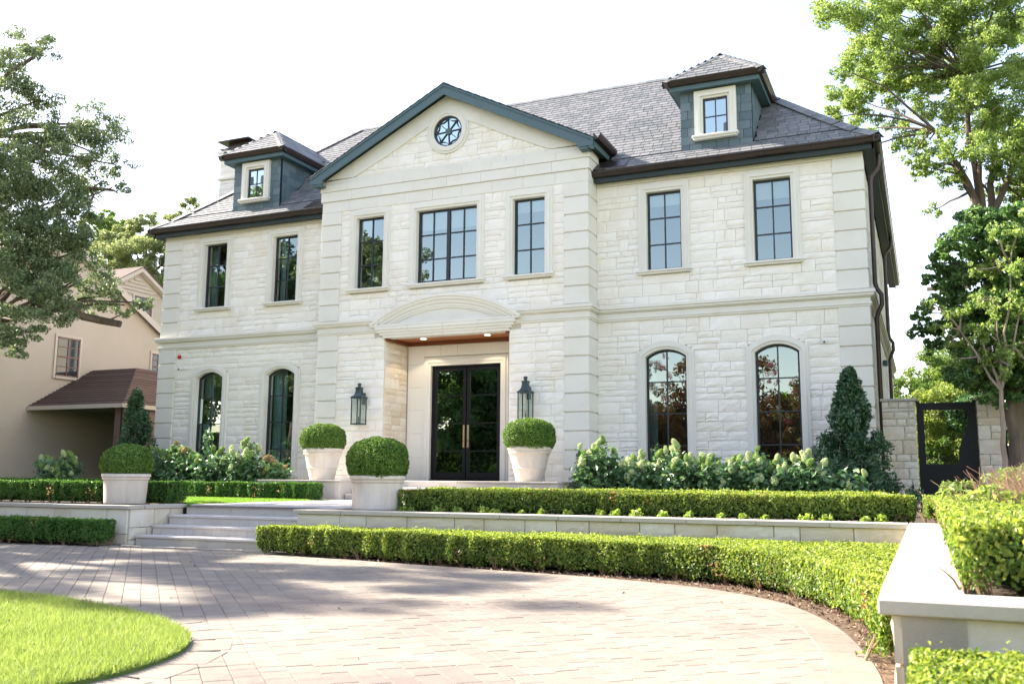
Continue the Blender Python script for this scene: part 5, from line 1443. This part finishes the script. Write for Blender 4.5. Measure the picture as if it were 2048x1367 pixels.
B(pc.x - .55, pc.x - .3, e0.y + .2, e0.y + .45, -.5, ez_ - .1).build('post', BROWNP, nh)
B(pc.x - .12, pc.x - .07, e0.y + .1, yb2, .6, ez_ - .1).build('lattice_panel', BROWNP, nh)
B(NXp + .01, pc.x - .15, e0.y + .3, yb2, ez_ - .08, ez_ - .02).build('porch_soffit', DARKIN, nh); B(NXp, pc.x, yb2 - .2, yb2, -.5, ez_).build('porch_back_wall', BROWNP, nh)
# upper gable further back
XU = -20.5; a1 = px(276, 545, x=XU); a2 = px(327, 600, x=XU); a0 = px(205, 578, x=XU)
MB().prism([(a0.y, a0.z), (a1.y, a1.z), (a2.y, a2.z), (a2.y, 4), (a0.y, 4)], XU - 6, XU, 'x').build('upper_gable_wall', STUCCO, nh)
MB().prism([(a0.y - .3, a0.z - .02), (a1.y, a1.z + .2), (a2.y + .3, a2.z + .05), (a2.y + .3, a2.z - .12), (a1.y, a1.z + .02), (a0.y - .3, a0.z - .2)], XU - 6, XU + .3, 'x').build('upper_roof', STUCTR, nh)
MB().prism([(a0.y - .35, a0.z + .0), (a1.y, a1.z + .26), (a2.y + .35, a2.z + .08), (a2.y + .35, a2.z + .04), (a1.y, a1.z + .21), (a0.y - .35, a0.z - .01)], XU - 6, XU + .35, 'x').build('upper_roof', SHING, nh)
vt = MB()
for k in range(5):
    z = a1.z - .35 - k * .16; hw_ = .2 + k * .28; vt.box(XU, XU + .07, a1.y - hw_, a1.y + hw_, z, z + .06)
vt.build('gable_vent', STUCTR, nh); nwin(268, 590, 300, 655, XU)

# ================================================================== TREES
def at(u, v, y): return tuple(px(u, v, y=y))
# live oak at the left: trunk stands just out of the frame
oak = thing('oak_tree', (-12.2, -9.5, -1.1), 'large dark live oak overhanging from the left edge with a bare broken branch', 'tree')
vis = [(60, 350, -6.4, .8), (30, 400, -6.8, .9), (80, 480, -6.6, .9), (130, 450, -6.2, .7), (60, 560, -6.9, .9), (120, 570, -6.6, .7), (170, 420, -5.8, .5), (20, 95, -6, .75), (70, 110, -6.2, .55), (95, 95, -6, .35), (15, 150, -6.5, .7), (20, 205, -6.5, .9), (80, 200, -6, .6), (30, 265, -6.5, .8), (10, 330, -7, 1.1), (110, 265, -6, .5),
       (190, 245, -5, .8), (222, 262, -5, .5), (140, 290, -5.5, .8), (200, 310, -5, .8), (232, 330, -5, .45), (90, 330, -6, .9), (160, 355, -5.5, .7), (225, 375, -5.2, .35), (60, 390, -6.5, 1.1), (120, 400, -6, .7),
       (20, 440, -7, 1.2), (100, 450, -6.5, .9), (40, 510, -7, 1.2), (110, 520, -6.5, .9), (165, 500, -6, .5), (20, 580, -7.2, 1.0), (85, 590, -7, .8), (150, 560, -6.2, .7), (30, 640, -7.4, .7), (15, 690, -7.5, .4), (60, 665, -7.3, .35),
       (130, 620, -6.6, .45), (180, 600, -5.5, .5), (215, 590, -5.2, .5), (250, 610, -5, .4), (285, 605, -4.8, .28), (205, 550, -5.2, .45), (40, 705, -7.4, .2)]
tr = MB(); T0 = Vector((-12.2, -9.5, -1.1)); T1 = Vector((-11.8, -9.2, 2.2)); T2 = Vector((-11.4, -8.8, 4.8))
tr.tube([T0, Vector((-12.1, -9.4, .3)), T1], [.62, .48, .42], 12); 
forks = [(-9.2, -7.5, 5.0), (-10, -7.2, 8.0), (-9.6, -9.8, 6.5), (-13.5, -11.5, 6.5), (-9.4, -12.4, 6.2), (-10.4, -11, 8.5), (-8.6, -7.0, 3.4)]
for f_ in forks: limb(tr, T1, f_, .26, .13, .1)
forks = [Vector(f_) for f_ in forks]
cl = []; cl2 = []
for u, v, y, r in vis:
    c = Vector(at(u, v, y)); cl.append((tuple(c), r)); k = min(forks, key=lambda f_: (f_ - c).length); limb(tr, k, c, .07, .018, .12, 4, 5)
# shading part of the crown, out of frame
for k in range(29):
    a = rng.uniform(0, 2 * math.pi); q = rng.random() ** .5; c = Vector((-10.9 + 3.6 * q * math.cos(a), -11.7 + 3.2 * q * math.sin(a), rng.uniform(3.6, 9.3)))
    if c.y > -9 and c.x > -7.6: c.x = -8.5
    cl2.append((tuple(c), rng.uniform(.8, 1.3))); kf = min(forks, key=lambda f_: (f_ - c).length); limb(tr, kf, c, .08, .02, .1, 4, 5)
# broken bare branch and the sawn limb
tr.tube([at(105, 420, -5.6), at(148, 400, -5.3), at(172, 380, -5.2), at(195, 377, -5.1), at(228, 381, -5)], [.10, .075, .06, .045, .03], 7)
tr.tube([at(183, 378, -5.15), at(186, 392, -5.1), at(178, 416, -5.1)], [.045, .035, .015], 6); tr.tube([at(188, 394, -5.1), at(206, 408, -5.1)], [.02, .01], 5)
tr.tube([at(180, 380, -5.15), at(200, 365, -5), at(215, 362, -5)], [.03, .02, .01], 5); tr.tube([at(165, 384, -5.2), at(163, 360, -5.1), at(170, 345, -5.1)], [.02, .015, .008], 5)
tr.tube([at(130, 610, -6.2), at(165, 632, -5.5), at(200, 640, -5.1), at(241, 648, -4.9)], [.09, .10, .10, .085], 8); tr.tube([at(215, 642, -5), at(235, 632, -4.9), at(250, 625, -4.85)], [.035, .02, .012], 5)
tr.build('trunk', BARK, oak, smooth=True)
crown('crown', cl, 700, .074, OAK, oak, tufts=13, f=.33, asp=.5)
crown('crown', cl2, 330, .12, OAK, oak, tufts=10, f=.36, asp=.55)
# dead twigs on the upper left
tw = MB()
for k in range(26):
    u, v = rng.uniform(0, 110), rng.uniform(60, 190); a = Vector(at(u, v, -6)); tw.tube([a, a + Vector((rng.uniform(-.2, .5), 0, rng.uniform(-.1, .55)))], [.007, .003], 4)
tag(tw.build('twigs', BARK, oak), kind='stuff')

def tree(name, base, top, clumps, m, label, cat='tree', group=None, bark=BARK, r0=.3, per=420, leaf=.1, tufts=10, f=.34, stems=None, asp=.55):
    t = thing(name, base, label, cat, group); b = MB(); T = Vector(top)
    limb(b, base, T, r0, r0 * .7, .04, 5, 10)
    hubs = [T]
    if stems:
        for s_ in stems:
            limb(b, T, s_, r0 * .55, r0 * .22, .06, 5, 8); hubs.append(Vector(s_)); hubs.append(T.lerp(Vector(s_), .55))
    for c, r in clumps:
        k = min(hubs, key=lambda h_: (h_ - Vector(c)).length); limb(b, k, c, max(.02, r0 * .2), .012, .1, 4, 5)
    b.build('trunk', bark, t, smooth=True)
    crown('crown', clumps, per, leaf, m, t, tufts, f, asp)
    return t
# tall bright tree at the upper right
Y1 = 6.0
v1 = [(1700, 40, 1.0), (1770, 20, 1.1), (1850, 30, 1.2), (1940, 20, 1.2), (2030, 20, 1.2), (1730, 110, .9), (1800, 110, 1.0), (1880, 120, 1.1), (1970, 110, 1.1), (2050, 120, 1.1), (1690, 200, .7), (1760, 190, .95), (1830, 200, .95), (1910, 210, 1.0), (2000, 210, 1.1),
      (1665, 235, .4), (1720, 260, .65), (1790, 270, .6), (1860, 280, .7), (1930, 300, .8), (2030, 300, .9), (1900, 360, .45), (1840, 345, .35), (2060, 380, .6), (1870, 420, .3), (1975, 390, .4), (1690, 140, .45), (1665, 30, .5), (2110, 100, 1.5), (2110, 300, 1.4), (1780, -60, 1.3), (1900, -70, 1.5), (2030, -80, 1.6), (1660, -20, .5), (1720, 300, .3), (1850, 335, .3), (1890, 330, .3), (2000, 340, .4)]
v1 += [(1960, 250, .9), (2060, 240, 1.0), (2075, 340, .8), (1890, 60, .9), (1990, 160, .9), (1820, 150, .7), (1750, 150, .6), (1840, 90, .8), (2020, 380, .6), (1720, 200, .5), (1900, 160, .8), (2060, 420, .6), (1780, 90, .7), (1830, 310, .4), (2000, 60, 1.1), (1940, 180, .8)]
cl = [(at(u, v, Y1 + rng.uniform(-1.6, 1.6)), r * 1.0) for u, v, r in v1]
tree('broadleaf_tree', at(1998, 985, Y1), at(1972, 455, Y1), cl, TREE_L, 'tall bright green tree with forked trunk rising at the upper right', r0=.2, per=760, leaf=.085, tufts=14, f=.31, bark=BARK,
     stems=[at(1905, 330, Y1), at(1870, 260, Y1 - .5), at(1960, 300, Y1), at(1990, 230, Y1 + .6), at(2040, 290, Y1), at(1930, 150, Y1)])
# darker, lower trees in front of it
Y2 = -.3
v2 = [(1950, 470, .6), (2010, 450, .7), (2060, 480, .8), (1900, 500, .28), (1880, 525, .3), (1925, 540, .5), (1985, 540, .7), (2050, 560, .8), (1865, 560, .22), (1895, 590, .35), (1850, 625, .3), (1835, 660, .22), (1890, 650, .45), (1945, 620, .6), (2010, 640, .7), (2060, 660, .8), (1930, 690, .4), (1985, 710, .5), (2050, 740, .7), (1960, 755, .35), (2020, 770, .35), (1940, 745, .3), (1870, 690, .25)]
for k in range(34):
    u, v = rng.uniform(1930, 2110), rng.uniform(430, 790)
    if u > 1930 + (v < 520) * 20: v2.append((u, v, rng.uniform(.35, .6)))
cl = [(at(u, v, Y2 + rng.uniform(-.8, .8)), r) for u, v, r in v2]
tree('magnolia_tree', at(2030, 985, Y2), at(2020, 800, Y2), cl, TREE_M, 'dense dark green tree overhanging the side gate on the right', r0=.12, per=900, leaf=.10, tufts=12, f=.36, stems=[at(2000, 640, Y2), at(2035, 560, Y2)])
v3 = [(1880, 650, .25), (1925, 620, .3), (1905, 680, .3), (1960, 660, .3), (1990, 600, .35), (1870, 610, .2), (1975, 560, .35), (2030, 540, .4), (2010, 690, .3), (2040, 620, .3), (2000, 480, .35), (2040, 450, .35)]
v3 += [(rng.uniform(1900, 2080), rng.uniform(520, 760), rng.uniform(.18, .32)) for k in range(22)]
cl = [(at(u, v, -1.4 + rng.uniform(-.4, .4)), r) for u, v, r in v3]
tree('crape_myrtle', at(2010, 960, -1.3), at(2002, 780, -1.3), cl, TREE_L, 'slender tree with thin pale brown trunk just right of the gate pillar', r0=.055, per=600, leaf=.08, tufts=7, f=.36, bark=BARKL, stems=[at(1955, 650, -1.4), at(1985, 600, -1.4), at(2000, 720, -1.4), at(2040, 620, -1.4), at(1920, 660, -1.4), at(2020, 530, -1.4)])
# sunlit shrubs behind the gate
vs_ = [(1808, 770, 19, .75, GARDEN, 'olive shrub with orange flowers behind the gate, next to the house'), (1840, 745, 21, 1.1, GARDEN, 'mid green conifer-like shrub behind the gate pillar'), (1862, 800, 18, 1.1, SHRUB_Y, 'bright yellow-green shrub seen above and through the gate'), (1905, 790, 18.5, 1.15, SHRUB_Y, 'yellow-green shrub behind the right half of the gate'),
       (1855, 900, 17, .9, GARDEN, 'grey green shrub low behind the gate opening'), (1910, 900, 17.3, .8, SHRUB_Y, 'low lime shrub behind the lower right of the gate opening'), (1960, 800, 17, 1.2, TREE_D, 'dark green shrub behind the right gate pillar'), (1930, 730, 22, 1.5, GARDEN, 'tall loose green shrub at the utility pole')]
for u, v, y, r, m, lab in vs_:
    c = at(u, v, y); cl = [((c[0] + rng.uniform(-.4, .4) * r, c[1] + rng.uniform(-.4, .4) * r, c[2] - k * r * .55), r * rng.uniform(.75, 1)) for k in range(4) if c[2] - k * r * .55 > -.5]
    tree('garden_shrub', (c[0], c[1], -.5), (c[0], c[1], max(-.2, c[2] - r)), cl, m, lab, 'shrub', 'shrubs behind the side gate', r0=.05, per=380, leaf=.13, tufts=10, f=.40)
B_ = [(x, 16 + rng.uniform(-1, 1), rng.uniform(.2, 1.6)) for x in np.linspace(10.8, 20, 14)]
for i, yb_ in enumerate((24, 26, 24)):
    x = (12.2, 15.5, 19)[i]; cl = [((x + rng.uniform(-1.5, 1.5), yb_ + rng.uniform(-1, 1), rng.uniform(-.2, 2.6 + i)), rng.uniform(.8, 1.2)) for _ in range(10)]
    tree('garden_tree', (x, yb_, -.5), (x, yb_, 1), cl, GARDEN, ('rounded green tree at the far end of the side yard beside the house', 'green tree at the far end of the side yard behind the gate', 'farthest right tree behind the side yard')[i], 'tree', 'trees closing the side yard', r0=.12, per=200, leaf=.16, tufts=8, f=.45)
# pale trees behind the left wing
for i, (pts, m, lab, y) in enumerate((([(255, 500, 1.5), (290, 520, 1.6), (320, 470, 1.0), (230, 540, 1.3), (300, 440, .6), (335, 500, 1.2), (350, 440, .7), (260, 560, 1.5), (300, 560, 1.5), (230, 590, 1.3), (330, 550, 1.2), (280, 480, 1.2), (215, 520, 1.3), (385, 410, .6), (370, 440, .7), (270, 450, .6), (250, 470, .8)], PALE_T, 'pale olive tree behind the left end of the house', 16.),
                                      ([(205, 455, 1.2), (190, 500, 1.4), (225, 480, 1.2), (240, 450, .6), (180, 460, .7), (215, 430, .5)], GARDEN, 'greener tree between the live oak and the pale tree', 20.))):
    cl = [(at(u, v, y + rng.uniform(-1, 1)), r) for u, v, r in pts]; b = at(280 - i * 70, 900, y); tp = at(285 - i * 70, 560, y)
    tree('background_tree', (b[0], b[1], -.5), tp, cl, m, lab, 'tree', 'trees behind the houses on the left', r0=.25, per=420, leaf=.14, tufts=14, f=.34)

for i, (x, y, h, r_) in enumerate(((19, 6, 7.5, 2.6), (24, 2, 9, 3.2), (22, 13, 10, 3.4), (30, 8, 11, 4))):
    cl = [((x + rng.normal(0, r_ * .42), y + rng.normal(0, r_ * .42), rng.uniform(.22, 1) * h), r_ * rng.uniform(.3, .42)) for _ in range(22)]
    tree('yard_tree', (x, y, -.5), (x, y, h * .3), cl, (TREE_M, GARDEN, TREE_L, TREE_M)[i], ('rounded mid green tree behind the wooden fence', 'yellow-green tree right of the fence, outside the frame', 'tall bright tree deep in the right-hand yard', 'largest green tree farthest to the right')[i], 'tree', 'trees in the yard right of the house', r0=.2, per=110, leaf=.2, tufts=9, f=.42)

# planting in the right-hand raised bed
fg = thing('fountain_grass', (12.0, -12.2, -.5), 'clump of pink-brown ornamental grass rising behind the right-hand hedge', 'ornamental grass')
V = []; F = []
for k in range(420):
    bx, by = 11.95 + rng.normal(0, .22), -12.0 + rng.normal(0, .6); hgt = rng.uniform(.28, .52); a = rng.normal(-.05, .16); a2 = rng.normal(0, .12)
    w_ = .0035; p0 = np.array([bx, by, -.3]); p1 = p0 + np.array([a * .4, a2 * .4, hgt * .6]); p2 = p0 + np.array([a, a2, hgt]); i0 = len(V)
    V += [p0 - (w_, 0, 0), p0 + (w_, 0, 0), p1 + (w_, 0, 0), p1 - (w_, 0, 0), p2 + (w_ * .6, 0, 0), p2 - (w_ * .6, 0, 0)]; F += [(i0, i0 + 1, i0 + 2, i0 + 3), (i0 + 3, i0 + 2, i0 + 4, i0 + 5)]
link('blades', mesh_np('blades', np.array(V), np.array(F)), REDL, fg)
for i, (u, v, y, h_, lab) in enumerate(((2020, 960, -11.0, .55, 'yellow-green leafy shrub at the right edge above the hedge'), (2046, 1000, -12.5, .5, 'lime leafy shrub nearest the right edge'), (1895, 968, -8.6, .16, 'small leafy shoot above the hedge corner before the gate'), (1930, 966, -9.2, .2, 'second leafy shoot beside the pink-brown grass'))):
    c = px(u, v, y=y); t = thing('leafy_shrub', (c.x, y, -.5), lab, 'shrub', 'shrubs in the right-hand raised bed'); s = MB(); P = []; N = []
    for k in range(26 if i < 2 else 6):
        d = np.array([rng.normal(0, .16), rng.normal(0, .16), 0]) * (1 if i < 2 else .35); tip = np.array([c.x, y, c.z]) + d + np.array([0, 0, rng.uniform(-.15, .12) if i < 2 else rng.uniform(-.03, .03)])
        s.tube([(c.x + d[0] * .3, y + d[1] * .3, -.5), tuple(tip)], [.006, .003], 4, False)
        for q in range(9):
            an = q * 2.4; rr = .05; P.append(tip + np.array([rr * math.cos(an), rr * math.sin(an), -.02 * (q // 3)])); 
    s.build('stems', TWIG, t); leaves_obj('foliage', np.array(P), .12, .042, SHRUB_Y, t, np.tile((0, -.3, .9), (len(P), 1)))

# ---- trees across the street, seen in the window panes
def simple_tree(x, y, h, r, m, lab, k=26, leaf=.3, name='street_tree'):
    cl = [((x + rng.normal(0, r * .42), y + rng.normal(0, r * .42), rng.uniform(.9 if h > 9 else 0, 1) * h * rng.uniform(.25, 1)), r * rng.uniform(.28, .45)) for _ in range(k)]
    return tree(name, (x, y, -1.15), (x, y, h * .35), cl, m, lab, 'tree', 'trees across the street, seen in the windows', r0=.25, per=75, leaf=leaf, tufts=6, f=.5)
for i, (x, y, h, r, m) in enumerate(((-20.3, -26, 15.5, 3.9, OAK), (-26, -30, 15, 5.5, TREE_M), (-13, -40, 12, 6, TREE_M), (-5, -41, 8, 4, TREE_M), (-32, -26, 18, 6.5, OAK), (4, -42, 6.5, 4, GARDEN), (14, -42, 7, 4, TREE_M), (-20, -42, 12, 6, TREE_M), (-42, -32, 20, 8, OAK))):
    simple_tree(x, y, h, r, m, ('tall live oak behind the viewpoint, mirrored in the left bay window', 'dark round tree behind the viewpoint, mirrored in the front door', 'dark street tree mirrored low in the middle bay window', 'small dark street tree mirrored low in the right bay window', 'broad live oak mirrored in the upper left wing windows', 'lowest light green tree across the street', 'dark tree across the street farthest to the right', 'dark tree across the street behind the mirrored oaks', 'tallest oak mirrored in the leftmost windows')[i], 44 if x < -15 else 26)
hedge('tall hedge across the street behind the viewpoint', [(-60, -41), (30, -41), (30, -39.5), (-60, -39.5)], -1.15, 3.6, 20000, .35, GARDEN, 'hedges across the street', stems=False)
for x, y, h, lab in ((5.2, -27.0, 5.6, 'in the right half of the rightmost arched window'), (3.2, -27.4, 6.3, 'in the rightmost arched window'), (1.2, -27.0, 6.2, 'between the two right-hand arched windows'), (-.8, -27.3, 6.9, 'in the first right-hand arched window'), (-2.8, -27.6, 7.0, 'beside the porch in the first right-hand arched window')):
    t = simple_tree(x, y, h, 1.7, REDB, 'pink-flowering crape myrtle mirrored ' + lab, 62, .17, 'flowering_tree')
    cl = [((x + rng.normal(0, 1.0), y + rng.normal(0, .8), rng.uniform(.3, 1.0) * h), .24) for _ in range(22)]
    crown('blossoms', cl, 260, .09, PINKF, t, 3, .6)

# utility pole and wires beyond the side yard
up_ = thing('utility_pole', (13.0, 40, -.5), 'pale utility pole behind the side yard trees', 'utility pole')
pb = px(1906, 800, y=40); pt_ = px(1904, 690, y=40)
up_.location = (pb.x, 40, -.5); WL[up_.name] = Vector(up_.location)
MB().tube([(pb.x, 40, -.5), (pt_.x, 40, pt_.z + 4)], [.22, .16], 10).build('pole', POLEM, up_); B(pt_.x - 1.2, pt_.x + 1.2, 39.9, 40.1, pt_.z + 3.4, pt_.z + 3.6).build('crossarm', WOODF, up_)
for k, v in enumerate((642, 655, 694, 706, 712)):
    a = px(1700, v - 2, y=40); b_ = px(2100, v + 2, y=40)
    o = MB().tube([tuple(a), tuple((a + b_) / 2 - Vector((0, 0, .15))), tuple(b_)], .012, 5).build('power_line', BLACKD)
    tag(o, ('highest', 'second highest', 'third', 'fourth', 'lowest')[k] + ' overhead wire crossing the sky right of the house', 'wire', 'overhead wires')
